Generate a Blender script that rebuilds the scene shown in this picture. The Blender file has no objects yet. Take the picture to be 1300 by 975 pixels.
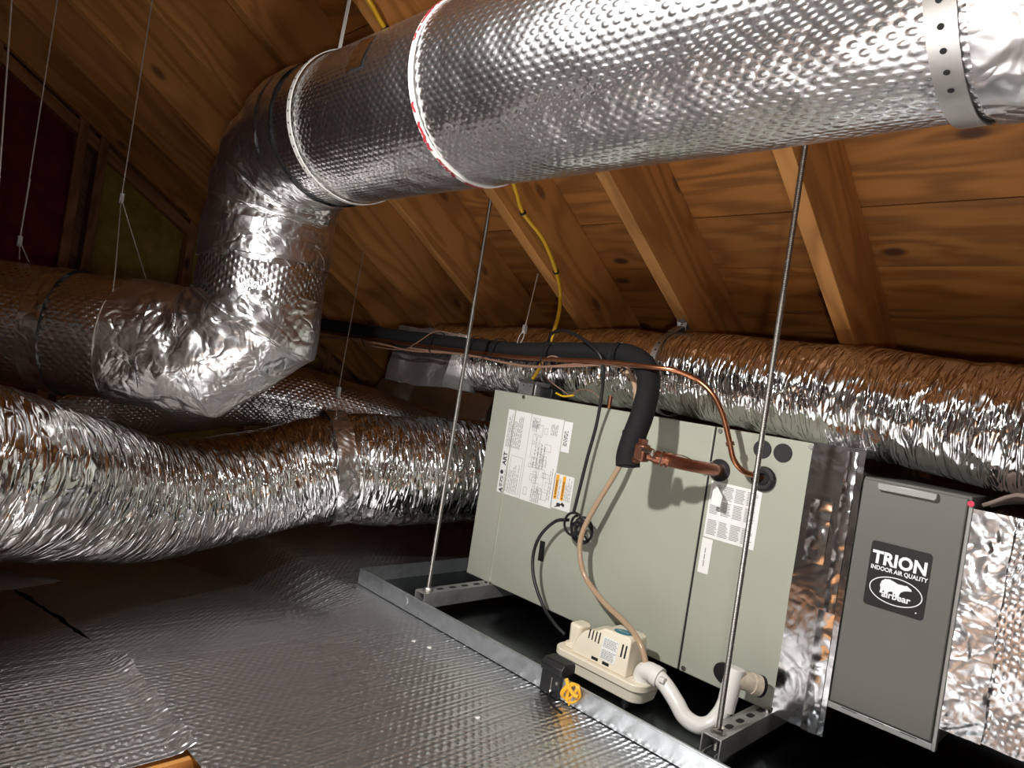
import bpy, bmesh, math, random
from mathutils import Vector as V, Matrix, noise as NZ

random.seed(4)
PI = math.pi
sc = bpy.context.scene
COL = sc.collection

# ------------------------------------------------------------------ camera
YAW, PITCH, ROLL, FPX = 0.778263, -0.000562, 0.155390, 876.54
_cy, _sy = math.cos(YAW), math.sin(YAW)
FWD = V((-_sy*math.cos(PITCH), _cy*math.cos(PITCH), math.sin(PITCH)))
_r0 = V((_cy, _sy, 0)); _u0 = _r0.cross(FWD)
RGT = _r0*math.cos(ROLL) + _u0*math.sin(ROLL)
UPV = -_r0*math.sin(ROLL) + _u0*math.cos(ROLL)
cam_data = bpy.data.cameras.new('camera')
cam_data.sensor_width = 36; cam_data.lens = FPX/1300*36; cam_data.clip_start = 0.01
cam = bpy.data.objects.new('camera', cam_data); COL.objects.link(cam)
cam.matrix_world = Matrix(((RGT.x, UPV.x, -FWD.x, 0), (RGT.y, UPV.y, -FWD.y, 0),
                           (RGT.z, UPV.z, -FWD.z, 0), (0, 0, 0, 1)))
sc.camera = cam

# ------------------------------------------------------------------ world, lamps, exposure
w = bpy.data.worlds.new('world'); sc.world = w; w.use_nodes = True
w.node_tree.nodes['Background'].inputs[0].default_value = (1, .93, .85, 1)
w.node_tree.nodes['Background'].inputs[1].default_value = 0.0
def lamp(name, loc, watts, rad, col):
    l = bpy.data.lights.new(name, 'POINT'); l.energy = watts; l.shadow_soft_size = rad; l.color = col
    o = bpy.data.objects.new(name, l); COL.objects.link(o); o.location = loc
    return o
TORCH, WORK, HATCH = 7, 50, 4.5
_tl = bpy.data.lights.new('phone_torch', 'SPOT'); _tl.energy = TORCH; _tl.shadow_soft_size = .03; _tl.color = (1, .985, .96)
_tl.spot_size = math.radians(125); _tl.spot_blend = 1.0
_to = bpy.data.objects.new('phone_torch', _tl); COL.objects.link(_to); _to.location = (0.10, -0.03, -0.08)
_to.rotation_euler = V((-.52, .85, .08)).to_track_quat('-Z', 'Y').to_euler()
_wl = bpy.data.lights.new('work_lamp', 'SPOT'); _wl.energy = WORK; _wl.shadow_soft_size = .03; _wl.color = (1, .975, .94)
_wl.spot_size = math.radians(136); _wl.spot_blend = 1.0
_wo = bpy.data.objects.new('work_lamp', _wl); COL.objects.link(_wo); _wo.location = (-0.78, 0.0, 0.55)
_wo.rotation_euler = V((.12, 1.5, -.95)).to_track_quat('-Z', 'Y').to_euler()
_hl = bpy.data.lights.new('room_below', 'AREA'); _hl.shape = 'RECTANGLE'; _hl.size = .80; _hl.size_y = .58; _hl.energy = HATCH; _hl.color = (1, .975, .94)
_ho = bpy.data.objects.new('room_below', _hl); COL.objects.link(_ho); _ho.location = (-.33, .17, -.90); _ho.rotation_euler = (PI, 0, 0)
sc.view_settings.view_transform = 'Standard'; sc.view_settings.look = 'None'
sc.view_settings.exposure = 1.15; sc.view_settings.gamma = 1; sc.view_settings.use_curve_mapping = False
sc.cycles.use_denoising = True
sc.cycles.max_bounces = 10; sc.cycles.glossy_bounces = 6; sc.cycles.diffuse_bounces = 5
sc.cycles.sample_clamp_indirect = 6; sc.cycles.caustics_reflective = True; sc.cycles.blur_glossy = 0.5

# ------------------------------------------------------------------ measuring
TAN = 0.61; TH = math.atan(TAN); CT, ST = math.cos(TH), math.sin(TH)
ROOF0 = 1.24                      # height of the rafters' undersides above the camera at y = 0
FLOOR = -0.666
def ray(px, py): return FWD + RGT*((px-650)/FPX) - UPV*((py-487.5)/FPX)
def ay(px, py, y): d = ray(px, py); return d*(y/d.y)
def az(px, py, z): d = ray(px, py); return d*(z/d.z)
def ad(px, py, dep): return ray(px, py)*dep
def aroof(px, py, off=0.0):       # on the plane of the rafters' undersides
    d = ray(px, py); return d*((ROOF0-off)/(d.z+TAN*d.y))

# ------------------------------------------------------------------ materials
class NT:
    def __init__(s, name):
        s.m = bpy.data.materials.new(name); s.m.use_nodes = True
        s.t = s.m.node_tree; s.b = s.t.nodes['Principled BSDF']
    def n(s, typ, **k):
        o = s.t.nodes.new(typ)
        for a, v in k.items():
            if a.startswith('i_'):
                key = a[2:]; key = int(key) if key.isdigit() else key.replace('_', ' ')
                if hasattr(v, 'is_linked') or isinstance(v, bpy.types.NodeSocket): s.t.links.new(v, o.inputs[key])
                else: o.inputs[key].default_value = v
            else: setattr(o, a, v)
        return o
    def math(s, op, a, b=None, c=None, clamp=False):
        o = s.t.nodes.new('ShaderNodeMath'); o.operation = op; o.use_clamp = clamp
        for i, v in enumerate((a, b, c)):
            if v is None: continue
            if isinstance(v, bpy.types.NodeSocket): s.t.links.new(v, o.inputs[i])
            else: o.inputs[i].default_value = v
        return o.outputs[0]
    def dot(s, vec, d):
        o = s.t.nodes.new('ShaderNodeVectorMath'); o.operation = 'DOT_PRODUCT'
        s.t.links.new(vec, o.inputs[0]); o.inputs[1].default_value = d
        return o.outputs['Value']
    def uv(s): return s.n('ShaderNodeTexCoord').outputs['UV']
    def obj(s): return s.n('ShaderNodeTexCoord').outputs['Object']
    def mapping(s, vec, scale, loc=None):
        o = s.n('ShaderNodeMapping'); s.t.links.new(vec, o.inputs[0]); o.inputs['Scale'].default_value = scale
        if loc is not None:
            if isinstance(loc, bpy.types.NodeSocket): s.t.links.new(loc, o.inputs['Location'])
            else: o.inputs['Location'].default_value = loc
        return o.outputs[0]
    def noise(s, vec, scale, detail=3, rough=.5, dist=0):
        o = s.n('ShaderNodeTexNoise'); s.t.links.new(vec, o.inputs['Vector'])
        o.inputs['Scale'].default_value = scale; o.inputs['Detail'].default_value = detail
        o.inputs['Roughness'].default_value = rough; o.inputs['Distortion'].default_value = dist
        return o.outputs[0]
    def ramp(s, fac, stops):
        o = s.n('ShaderNodeValToRGB'); s.t.links.new(fac, o.inputs[0]); e = o.color_ramp.elements
        while len(e) < len(stops): e.new(.5)
        for k, (p, c) in enumerate(stops):
            e[k].position = p; e[k].color = c if len(c) == 4 else (*c, 1)
        return o.outputs[0]
    def mix(s, fac, a, b, typ='MIX'):
        o = s.n('ShaderNodeMix', data_type='RGBA', blend_type=typ)
        for i, v in ((0, fac), (6, a), (7, b)):
            if isinstance(v, bpy.types.NodeSocket): s.t.links.new(v, o.inputs[i])
            else: o.inputs[i].default_value = v if not isinstance(v, tuple) or len(v) == 4 else (*v, 1)
        return o.outputs[2]
    def bump(s, h, dist, strength=1.0, prev=None):
        o = s.n('ShaderNodeBump'); s.t.links.new(h, o.inputs['Height'])
        o.inputs['Distance'].default_value = dist; o.inputs['Strength'].default_value = strength
        if prev is not None: s.t.links.new(prev, o.inputs['Normal'])
        return o.outputs[0]
    def set(s, **k):
        for a, v in k.items():
            a = a.replace('_', ' ')
            if isinstance(v, bpy.types.NodeSocket): s.t.links.new(v, s.b.inputs[a])
            else: s.b.inputs[a].default_value = (*v, 1) if isinstance(v, tuple) and len(v) == 3 else v
        return s.m

def plain(name, col, rough=.5, metal=0.0, grain=0.0, gscale=60, **k):
    t = NT(name); t.set(Roughness=rough, Metallic=metal, **k)
    if grain:
        f = t.noise(t.obj(), gscale, 4)
        t.set(Base_Color=t.mix(f, tuple(c*(1-grain) for c in col), tuple(min(1, c*(1+grain)) for c in col)))
    else: t.set(Base_Color=col)
    return t.m

def hex_height(t, vec, sp):       # rows of round bubbles
    k = 2*PI/sp
    a = t.math('COSINE', t.dot(vec, (k, 0, 0))); kv = k*.64
    b = t.math('COSINE', t.dot(vec, (k*.5, kv*.866, 0)))
    c = t.math('COSINE', t.dot(vec, (k*.5, -kv*.866, 0)))
    s = t.math('ADD', t.math('ADD', a, b), c)              # -1.5 .. 3
    o = t.n('ShaderNodeMapRange', interpolation_type='SMOOTHSTEP')
    t.t.links.new(s, o.inputs[0]); o.inputs[1].default_value = -1.5; o.inputs[2].default_value = 2.8
    return o.outputs[0]

def foil_bubble(name, sp=.0098, dist=.00085, rough=.22, macro=.004, seed=0.0, ribs=0.0, fine=.0012):
    t = NT(name); uv = t.uv()
    wob = t.noise(t.mapping(uv, (1, 1, 1), (seed, seed, seed)), 9, 2)
    h = hex_height(t, uv, sp)
    fade = t.n('ShaderNodeMapRange'); t.t.links.new(t.noise(uv, 3.2, 2), fade.inputs[0])
    fade.inputs[1].default_value = .3; fade.inputs[2].default_value = .55; fade.inputs[3].default_value = .45
    hh = t.math('MULTIPLY', h, fade.outputs[0])
    if ribs:
        r = t.math('COSINE', t.dot(uv, (2*PI/.0145, 0, 0)))
        hh = t.math('ADD', t.math('MULTIPLY', hh, .8), t.math('MULTIPLY', r, ribs))
    n1 = t.bump(wob, macro*3, 1)
    n2 = t.bump(t.noise(uv, 70, 2, .5), fine, .7, n1)
    n3 = t.bump(hh, dist, 1, n2)
    rr = t.ramp(t.noise(uv, 14, 3), [(.3, (rough*.8,)*3), (.75, (rough*1.6,)*3)]) if rough > 1 else rough*1.15
    return t.set(Base_Color=(.80, .80, .815), Metallic=1.0, Roughness=rr, Normal=n3)

def foil_tape(name, rough=.16, amp=1.0, scale=26):
    t = NT(name); uv = t.uv()
    a = t.n('ShaderNodeTexVoronoi', feature='F1'); t.t.links.new(uv, a.inputs['Vector']); a.inputs['Scale'].default_value = scale
    d = t.noise(uv, scale*.5, 2, .5, 1.2)
    ridge = t.math('ABSOLUTE', t.math('SUBTRACT', t.noise(uv, scale*.8, 1, .5, .8), .5))
    n1 = t.bump(d, .010*amp, .8)
    n2 = t.bump(ridge, .008*amp, .8, n1)
    n3 = t.bump(a.outputs['Distance'], .003*amp, .7, n2)
    return t.set(Base_Color=(.83, .83, .84), Metallic=1.0, Roughness=rough, Normal=n3)

def foil_flex(name):
    t = NT(name); uv = t.uv()
    a = t.noise(t.mapping(uv, (8, 42, 1)), 1, 1, .4, .6)
    r = t.math('ABSOLUTE', t.math('SUBTRACT', t.noise(t.mapping(uv, (12, 62, 1), (3, 7, 0)), 1, 1, .4, .9), .5))
    n1 = t.bump(r, .011, 1)
    n2 = t.bump(t.math('ABSOLUTE', t.math('SUBTRACT', a, .5)), .012, 1, n1)
    return t.set(Base_Color=(.84, .835, .83), Metallic=1.0, Roughness=.13, Normal=n2)

def wood(name, light, dark, knot, knots=1.0):
    t = NT(name); uv = t.uv()
    rnd = t.n('ShaderNodeObjectInfo').outputs['Random']
    off = t.n('ShaderNodeCombineXYZ')
    t.t.links.new(t.math('MULTIPLY', rnd, 17.3), off.inputs[0]); t.t.links.new(t.math('MULTIPLY', rnd, 91.7), off.inputs[1])
    ad_ = t.n('ShaderNodeVectorMath', operation='ADD'); t.t.links.new(uv, ad_.inputs[0]); t.t.links.new(off.outputs[0], ad_.inputs[1])
    p = ad_.outputs[0]
    vor = t.n('ShaderNodeTexVoronoi', feature='F1', voronoi_dimensions='2D'); t.t.links.new(t.mapping(p, (3.6, 1.7, 1)), vor.inputs['Vector']); vor.inputs['Scale'].default_value = 1
    kd = vor.outputs['Distance']
    near = t.n('ShaderNodeMapRange', interpolation_type='SMOOTHSTEP'); t.t.links.new(kd, near.inputs[0])
    near.inputs[1].default_value = .0; near.inputs[2].default_value = .3; near.inputs[3].default_value = 1; near.inputs[4].default_value = 0
    warp = t.noise(t.mapping(p, (7, 1.1, 1)), 1, 3, .5, .4)
    ph = t.math('ADD', t.math('MULTIPLY', warp, 40), t.math('MULTIPLY', near.outputs[0], 5.0))
    rings = t.math('MULTIPLY_ADD', t.math('SINE', ph), .5, .5)
    fine = t.noise(t.mapping(p, (160, 4, 1)), 1, 3)
    f = t.math('ADD', t.math('MULTIPLY', rings, .55), t.math('MULTIPLY', fine, .45))
    c = t.ramp(f, [(.2, tuple(d*.8 for d in dark)), (.5, tuple((a+b)/2 for a, b in zip(light, dark))), (.75, light)])
    tone = t.noise(t.mapping(p, (2.2, .8, 1)), 1, 2)
    c = t.mix(t.math('MULTIPLY', tone, .5), c, tuple(x*.62 for x in light))
    kf = t.n('ShaderNodeMapRange', interpolation_type='SMOOTHSTEP'); t.t.links.new(kd, kf.inputs[0])
    kf.inputs[1].default_value = .025; kf.inputs[2].default_value = .065; kf.inputs[3].default_value = knots; kf.inputs[4].default_value = 0
    c = t.mix(kf.outputs[0], c, knot)
    var = t.math('MULTIPLY_ADD', rnd, .35, .8)
    hs = t.n('ShaderNodeHueSaturation'); t.t.links.new(c, hs.inputs['Color']); t.t.links.new(var, hs.inputs['Value'])
    return t.set(Base_Color=hs.outputs[0], Roughness=.62, Normal=t.bump(f, .0008, .6))

def galvanised(name, col=(.52, .55, .57), rough=.36, metal=.85):
    t = NT(name); o = t.obj()
    v = t.n('ShaderNodeTexVoronoi', feature='F1'); t.t.links.new(t.mapping(o, (1, 1, 1)), v.inputs['Vector']); v.inputs['Scale'].default_value = 55
    k = t.ramp(v.outputs['Color'], [(0, tuple(c*.75 for c in col)), (1, tuple(min(1, c*1.25) for c in col))])
    n = t.noise(o, 9, 4)
    return t.set(Base_Color=t.mix(n, k, col), Metallic=metal, Roughness=t.ramp(n, [(.3, (rough*.8,)*3), (.7, (rough*1.3,)*3)]))

def batt(name, col):
    t = NT(name); o = t.obj(); f = t.noise(o, 14, 5, .65); g = t.noise(o, 5, 3)
    c = t.ramp(f, [(.3, tuple(x*.55 for x in col)), (.7, col)])
    return t.set(Base_Color=t.mix(t.math('MULTIPLY', g, .5), c, tuple(x*.5 for x in col)), Roughness=.95, Normal=t.bump(f, .02, .8))

M = {}
M['plank'] = wood('pine_sheathing', (.53, .218, .048), (.35, .132, .026), (.10, .035, .012))
M['rafter'] = wood('rafter_pine', (.60, .275, .075), (.45, .19, .045), (.13, .05, .018), .8)
M['stud'] = wood('stud_pine', (.46, .22, .09), (.33, .14, .05), (.08, .03, .014))
M['bubble'] = foil_bubble('foil_bubble_wrap')
M['bubble2'] = foil_bubble('foil_bubble_wrap_coarse', .0115, .0013, .22, .005, 4.0)
M['floorfoil'] = foil_bubble('foil_floor_blanket', .0110, .0017, .27, .0012, 2.0, .3, .0004)
M['tape'] = foil_tape('foil_tape', .28)
M['tape_flat'] = foil_tape('foil_tape_flat', .15, .22, 22)
M['dull'] = foil_tape('dull_foil', .42, .5)
M['flex'] = foil_flex('flex_duct_foil')
M['galv'] = galvanised('galvanised_steel')
M['pan'] = galvanised('pan_steel_shaded', (.13, .145, .155), .2, 1.0)  # pan floor: shade under the air handler darkened into the steel colour
M['strut'] = galvanised('strut_steel', (.40, .40, .39), .42, .7)
M['rod'] = plain('zinc_rod', (.30, .29, .27), .42, 1.0)
M['cab'] = plain('grey_green_enamel', (.365, .378, .312), .38, 0, .05, 8)
M['door'] = plain('grey_enamel', (.142, .142, .126), .38, .1, .05, 5)
M['door_edge'] = plain('light_grey_metal', (.38, .38, .36), .35, .5)
M['black'] = plain('black_plastic', (.008, .008, .009), .45)
M['rubber'] = plain('black_foam', (.008, .008, .0085), .8, 0, 0, 60, Specular_IOR_Level=.25)
M['grommet'] = plain('dark_grommet', (.007, .007, .008), .65)
M['copper'] = plain('aged_copper', (.29, .115, .066), .33, .9, .3, 30)
M['copper2'] = plain('bright_copper', (.37, .155, .08), .30, .95, .2, 20)
M['bronze'] = plain('valve_bronze', (.22, .095, .058), .4, .85, .25, 60)
M['chrome'] = plain('bright_nut', (.75, .72, .66), .18, 1.0)
M['wire'] = plain('brown_wire', (.22, .125, .085), .45)
M['steelwire'] = plain('hanger_wire', (.62, .58, .53), .4, .5)
M['yellow'] = plain('yellow_cable', (.72, .42, .02), .4)
M['coil'] = plain('yellow_float_wire', (.85, .44, .03), .4)
M['tube'] = plain('tan_vinyl_tube', (.40, .275, .18), .22, 0, 0, 60)
M['white'] = plain('white_pvc', (.74, .72, .68), .32)
M['dirty'] = plain('stained_pvc', (.58, .50, .40), .45, 0, .45, 60)
M['cream'] = plain('cream_plastic', (.78, .71, .57), .38)
M['paper'] = plain('white_label_paper', (.78, .78, .76), .5)
M['print'] = plain('grey_print', (.30, .30, .30), .6)
M['ink'] = plain('black_print', (.03, .03, .03), .6)
M['orange'] = plain('orange_warning_ink', (.85, .40, .03), .5)
M['teal'] = plain('teal_sticker', (.01, .19, .25), .35)
M['badge'] = plain('charcoal_badge', (.013, .013, .014), .4)
M['badgeink'] = plain('white_badge_ink', (.85, .86, .88), .5)
M['whitestrap'] = plain('white_nylon_strap', (.66, .64, .60), .45)
M['strap'] = plain('perforated_zinc_strap', (.50, .49, .47), .36, .85, .15, 30)
M['crimp'] = plain('zinc_crimp', (.42, .41, .40), .45, .6)
M['boxmetal'] = galvanised('junction_box_zinc', (.36, .36, .36), .42, .7)
M['red_batt'] = batt('red_faced_insulation', (.26, .022, .028))
M['yellow_batt'] = batt('yellow_insulation', (.62, .46, .11))
M['red'] = plain('red_tape_print', (.26, .02, .03), .45)
M['redtab'] = plain('pink_red_tab', (.60, .02, .08), .5)
M['shadowgap'] = plain('dark_slot', (.006, .006, .006), .8)
M['kraft'] = plain('brown_facing_paper', (.20, .15, .125), .75, 0, .2, 20)
M['scrap'] = plain('white_scrap', (.75, .74, .70), .6)

# ------------------------------------------------------------------ geometry helpers
class MB:
    def __init__(s): s.v = []; s.f = []; s.uv = []
    def add(s, verts, faces, uvs):
        o = len(s.v); s.v += [V(p) for p in verts]
        for f, u in zip(faces, uvs): s.f.append(tuple(i+o for i in f)); s.uv.append(u)
    def box(s, lo, hi, grain=0, frame=None):
        lo, hi = V(lo), V(hi)
        c = [V(((hi if i & 1 else lo).x, (hi if i & 2 else lo).y, (hi if i & 4 else lo).z)) for i in range(8)]
        fs = [(0, 2, 3, 1), (4, 5, 7, 6), (0, 1, 5, 4), (2, 6, 7, 3), (0, 4, 6, 2), (1, 3, 7, 5)]
        oth = [k for k in range(3) if k != grain]
        uvs = [[(c[i][oth[0]]+c[i][oth[1]], c[i][grain]) for i in f] for f in fs]
        if frame:
            O, X, Y, Z = frame; c = [O+X*p.x+Y*p.y+Z*p.z for p in c]
        s.add(c, fs, uvs); return s
    def grid(s, rows, uvrows, closed=False, flip=False):
        nr, nc = len(rows), len(rows[0]); fs = []; us = []
        for i in range(nr-1):
            for j in range(nc-1):
                q = [(i, j), (i, j+1), (i+1, j+1), (i+1, j)]
                if flip: q.reverse()
                fs.append(tuple(a*nc+b for a, b in q)); us.append([uvrows[a][b] for a, b in q])
        s.add([p for r in rows for p in r], fs, us); return s
    def poly(s, pts, uv=None):
        s.add(pts, [tuple(range(len(pts)))], [uv or [(p[0], p[2]) for p in pts]]); return s
    def prism(s, pts, d):         # closed outline pushed along d
        d = V(d); n = len(pts); a = [V(p) for p in pts]; b = [p+d for p in a]
        fs = [tuple(range(n-1, -1, -1)), tuple(range(n, 2*n))]+[(i, (i+1) % n, n+(i+1) % n, n+i) for i in range(n)]
        vv = a+b
        s.add(vv, fs, [[(vv[i].x+vv[i].y, vv[i].z) for i in f] for f in fs]); return s
    def disc(s, c, n, r, t, seg=16):
        n = V(n).normalized(); x = n.orthogonal().normalized(); y = n.cross(x); c = V(c)
        return s.prism([c+x*(r*math.cos(2*PI*k/seg))+y*(r*math.sin(2*PI*k/seg)) for k in range(seg)], n*t)

def origin_of(parent):
    o = V((0, 0, 0))
    while parent is not None: o += V(parent.location); parent = parent.parent
    return o
def obj(name, mb, mat, parent=None, smooth=True, bevel=0, weld=True):
    me = bpy.data.meshes.new(name)
    if parent is None:
        xs = [p.x for p in mb.v]; ys = [p.y for p in mb.v]; zs = [p.z for p in mb.v]
        o0 = V(((min(xs)+max(xs))/2, (min(ys)+max(ys))/2, min(zs)))
    else: o0 = origin_of(parent)
    me.from_pydata([p-o0 for p in mb.v], [], mb.f)
    uvl = me.uv_layers.new(name='UVMap'); k = 0; flat = []
    for u in mb.uv:
        for a in u: flat += [a[0], a[1]]
    uvl.data.foreach_set('uv', flat)
    if weld:
        bm = bmesh.new(); bm.from_mesh(me); bmesh.ops.remove_doubles(bm, verts=bm.verts, dist=1e-6)
        bmesh.ops.recalc_face_normals(bm, faces=bm.faces); bm.to_mesh(me); bm.free()
    me.materials.append(M[mat] if isinstance(mat, str) else mat)
    if smooth: me.shade_smooth()
    o = bpy.data.objects.new(name, me); COL.objects.link(o)
    if parent is None: o.location = o0
    else: o.parent = parent
    if bevel:
        md = o.modifiers.new('bevel', 'BEVEL'); md.width = bevel; md.segments = 2; md.limit_method = 'ANGLE'; md.angle_limit = .6
    if smooth and weld:
        try: me.set_sharp_from_angle(angle=math.radians(38))
        except Exception: pass
    return o
def tag(o, label, cat, group=None, kind=None):
    if label: o['label'] = label
    if cat: o['category'] = cat
    if group: o['group'] = group
    if kind: o['kind'] = kind
    return o
def thing(name, loc, label=None, cat=None, group=None, kind=None):
    o = bpy.data.objects.new(name, None); COL.objects.link(o); o.location = loc; o.empty_display_size = .05
    return tag(o, label, cat, group, kind)
def box(name, lo, hi, mat, parent=None, bevel=0, grain=0, label=None):
    o = obj(name, MB().box(lo, hi, grain), mat, parent, smooth=bool(bevel), bevel=bevel)
    if label: o['label'] = label
    return o

def spline(pts, n=8):             # Catmull-Rom through the points
    P = [V(p) for p in pts]; P = [P[0]*2-P[1]]+P+[P[-1]*2-P[-2]]; out = []
    for i in range(1, len(P)-2):
        a, b, c, d = P[i-1:i+3]
        for k in range(n):
            t = k/n
            out.append(.5*((2*b)+(c-a)*t+(2*a-5*b+4*c-d)*t*t+(3*b-a-3*c+d)*t**3))
    out.append(P[-2]); return out
def sweep(path, r, seg=10, caps=True, disp=None, mb=None, start_v=0.0):
    P = [V(p) for p in path]; n = len(P); T = []
    for i in range(n):
        a = P[max(0, i-1)]; b = P[min(n-1, i+1)]; T.append((b-a).normalized())
    x = T[0].orthogonal().normalized()
    z0 = V((0, 0, 1)); q = z0-T[0]*z0.dot(T[0])
    if q.length > .2: x = q.normalized()
    rows = []; uvs = []; v = start_v; R0 = r if not callable(r) else r(0)
    for i in range(n):
        if i:
            v += (P[i]-P[i-1]).length
            x = (x-T[i]*x.dot(T[i])).normalized()
        y = T[i].cross(x); rr = r(i/(n-1)) if callable(r) else r; row = []; ur = []
        for j in range(seg+1):
            a = 2*PI*j/seg; d = x*math.cos(a)+y*math.sin(a); e = rr
            if disp: e += disp(a if j < seg else 0.0, v, d)
            row.append(P[i]+d*e); ur.append((a*R0, v))
        rows.append(row); uvs.append(ur)
    mb = mb or MB(); mb.grid(rows, uvs)
    if caps:
        mb.poly([p for p in rows[0][:-1]][::-1], [(0, 0)]*seg); mb.poly(rows[-1][:-1], [(0, 0)]*seg)
    return mb
def mitred(path, r, seg, step, disp=None, start_v=0.0):   # straight gores meeting at mitred joints
    P = [V(p) for p in path]; n = len(P)
    D = [(P[i+1]-P[i]).normalized() for i in range(n-1)]
    planes = [D[0]]+[(D[i-1]+D[i]).normalized() for i in range(1, n-1)]+[D[-1]]
    z0 = V((0, 0, 1)); q = z0-D[0]*z0.dot(D[0]); x = (q if q.length > .2 else D[0].orthogonal()).normalized()
    rows = []; uvs = []; v = start_v
    for k in range(n-1):
        if k:
            ax = D[k-1].cross(D[k])
            if ax.length > 1e-6: x = Matrix.Rotation(D[k-1].angle(D[k]), 3, ax.normalized()) @ x
        y = D[k].cross(x); L = (P[k+1]-P[k]).length; m = max(1, round(L/step))
        for i in range(m+1):
            if i == 0 and k: continue
            t = i/m; row = []; ur = []
            for j in range(seg+1):
                a = 2*PI*j/seg; d = x*math.cos(a)+y*math.sin(a)
                e = r+(disp(a if j < seg else 0.0, v+t*L, d) if disp else 0)
                o = d*e
                s0 = -o.dot(planes[k])/D[k].dot(planes[k]); s1 = -o.dot(planes[k+1])/D[k].dot(planes[k+1])
                a0 = P[k]+o+D[k]*s0; a1 = P[k+1]+o+D[k]*s1
                row.append(a0.lerp(a1, t)); ur.append((a*r, v+s0*(1-t)+t*(L+s1)))
            rows.append(row); uvs.append(ur)
        v += L
    return MB().grid(rows, uvs)
def ribbon(pts, nrm, width_dir, w, th, mb=None):
    mb = mb or MB(); n = len(pts)
    def q(i):
        p, nn = V(pts[i]), V(nrm[i]); wd = V(width_dir[i]) if isinstance(width_dir, list) else V(width_dir)
        return [p-wd*w/2, p+wd*w/2, p+wd*w/2+nn*th, p-wd*w/2+nn*th]
    rows = [q(i)+[q(i)[0]] for i in range(n)]
    mb.grid(rows, [[(k*w, i*.01) for k in range(5)] for i in range(n)])
    mb.poly(rows[0][:4][::-1], [(0, 0)]*4); mb.poly(rows[-1][:4], [(0, 0)]*4); return mb
def hoop(c, axis, r, w, th, a0=0, a1=2*PI, n=48, up=V((0, 0, 1))):
    axis = V(axis).normalized(); x = (up-axis*up.dot(axis)).normalized(); y = axis.cross(x); c = V(c)
    pts, nr = [], []
    for k in range(n+1):
        a = a0+(a1-a0)*k/n; d = x*math.cos(a)+y*math.sin(a); pts.append(c+d*r); nr.append(d)
    return ribbon(pts, nr, axis, w, th)
def text_mb(s, size, origin, xd, yd, bold=0.0, align='LEFT', space=1.0):
    cu = bpy.data.curves.new('lettering', 'FONT'); cu.body = s; cu.size = size; cu.offset = bold; cu.align_x = align
    cu.space_character = space; cu.resolution_u = 3
    o = bpy.data.objects.new('lettering', cu); COL.objects.link(o)
    bpy.context.view_layer.update()
    me = bpy.data.meshes.new_from_object(o.evaluated_get(bpy.context.evaluated_depsgraph_get()))
    COL.objects.unlink(o); bpy.data.objects.remove(o)
    mb = MB(); O, X, Y = V(origin), V(xd), V(yd)
    vs = [O+X*p.co.x+Y*p.co.y for p in me.vertices]; fs = [tuple(p.vertices) for p in me.polygons]
    mb.add(vs, fs, [[(0, 0)]*len(f) for f in fs]); return mb
def bumpy(amp, fu, fv, seed):
    def d(a, v, dr):
        return amp*NZ.noise(V((math.cos(a)*fu+seed, math.sin(a)*fu, v*fv)))
    return d
def crumple(amp, seed, f=1.0):
    def d(a, v, dr):
        p = V((math.cos(a)*2.2*f+seed, math.sin(a)*2.2*f, v*16*f))
        k = NZ.noise(p)+.5*NZ.noise(p*2.3)
        return amp*(k-.6*abs(NZ.noise(p*1.7+V((9, 2, 5)))))
    return d
def wrinkle(amp, seed, lump=.006):  # sharp folds that run round a flexible duct
    def d(a, v, dr):
        c, s = math.cos(a), math.sin(a)
        wv = v+.02*NZ.noise(V((c*1.5+seed, s*1.5, v*5)))
        k = abs(NZ.noise(V((c*2.2+seed, s*2.2, wv*24))))
        k2 = abs(NZ.noise(V((c*4.5-seed, s*4.5, wv*46))))
        g = .6+.8*NZ.noise(V((c*1.3, s*1.3+seed, v*4)))
        return amp*g*(1.2-2.6*k-1.3*k2)+lump*NZ.noise(V((c+seed, s, v*6)))
    return d

# ================================================================== THE SETTING
RX = [-3.43, -3.04, -2.637, -2.235, -1.851, -1.414, -1.028, -0.611, -0.205, 0.20, 0.61, 1.01, 1.42]
ceil = thing('ceiling', (0, 0, 1.5), kind='structure')
ceil['label'] = 'sloping pine roof boards on bare rafters'
FR = (V((0, 0, ROOF0)), V((1, 0, 0)), V((0, CT, -ST)), V((0, ST, CT)))   # x, down the slope, outward
S0, S1 = -0.9/CT, 3.12/CT
for x in RX:
    obj('rafter', MB().box((x, S0, 0), (x+.038, S1, .197), 1, FR), 'rafter', ceil, smooth=True, bevel=.0015)
cw = .186; n_c = int((S1-S0)/cw)+1
for c in range(n_c):
    a = S0+c*cw
    cut = RX[3+(c*5) % 8]+.019
    for (x0, x1) in ((-3.6, cut-.001), (cut+.001, 1.75)):
        obj('plank', MB().box((x0, a, .197+random.uniform(0, .002)), (x1, a+cw-.003, .219), 0, FR), 'plank', ceil, smooth=False)
# other slope of the roof, behind the photographer
FB = (V((0, -1.8, ROOF0)), V((1, 0, 0)), V((0, -CT, -ST)), V((0, -ST, CT)))
back = thing('ceiling', (0, -3, 1), kind='structure'); back['label'] = 'roof slope behind the viewpoint'
for x in RX[::1]:
    obj('rafter', MB().box((x, S0, 0), (x+.038, 4.6, .197), 1, FB), 'rafter', back, smooth=False)
for c in range(16):
    a = S0+c*.36
    obj('plank', MB().box((-3.6, a, .197), (1.75, a+.357, .219), 0, FB), 'plank', back, smooth=False)

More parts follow.
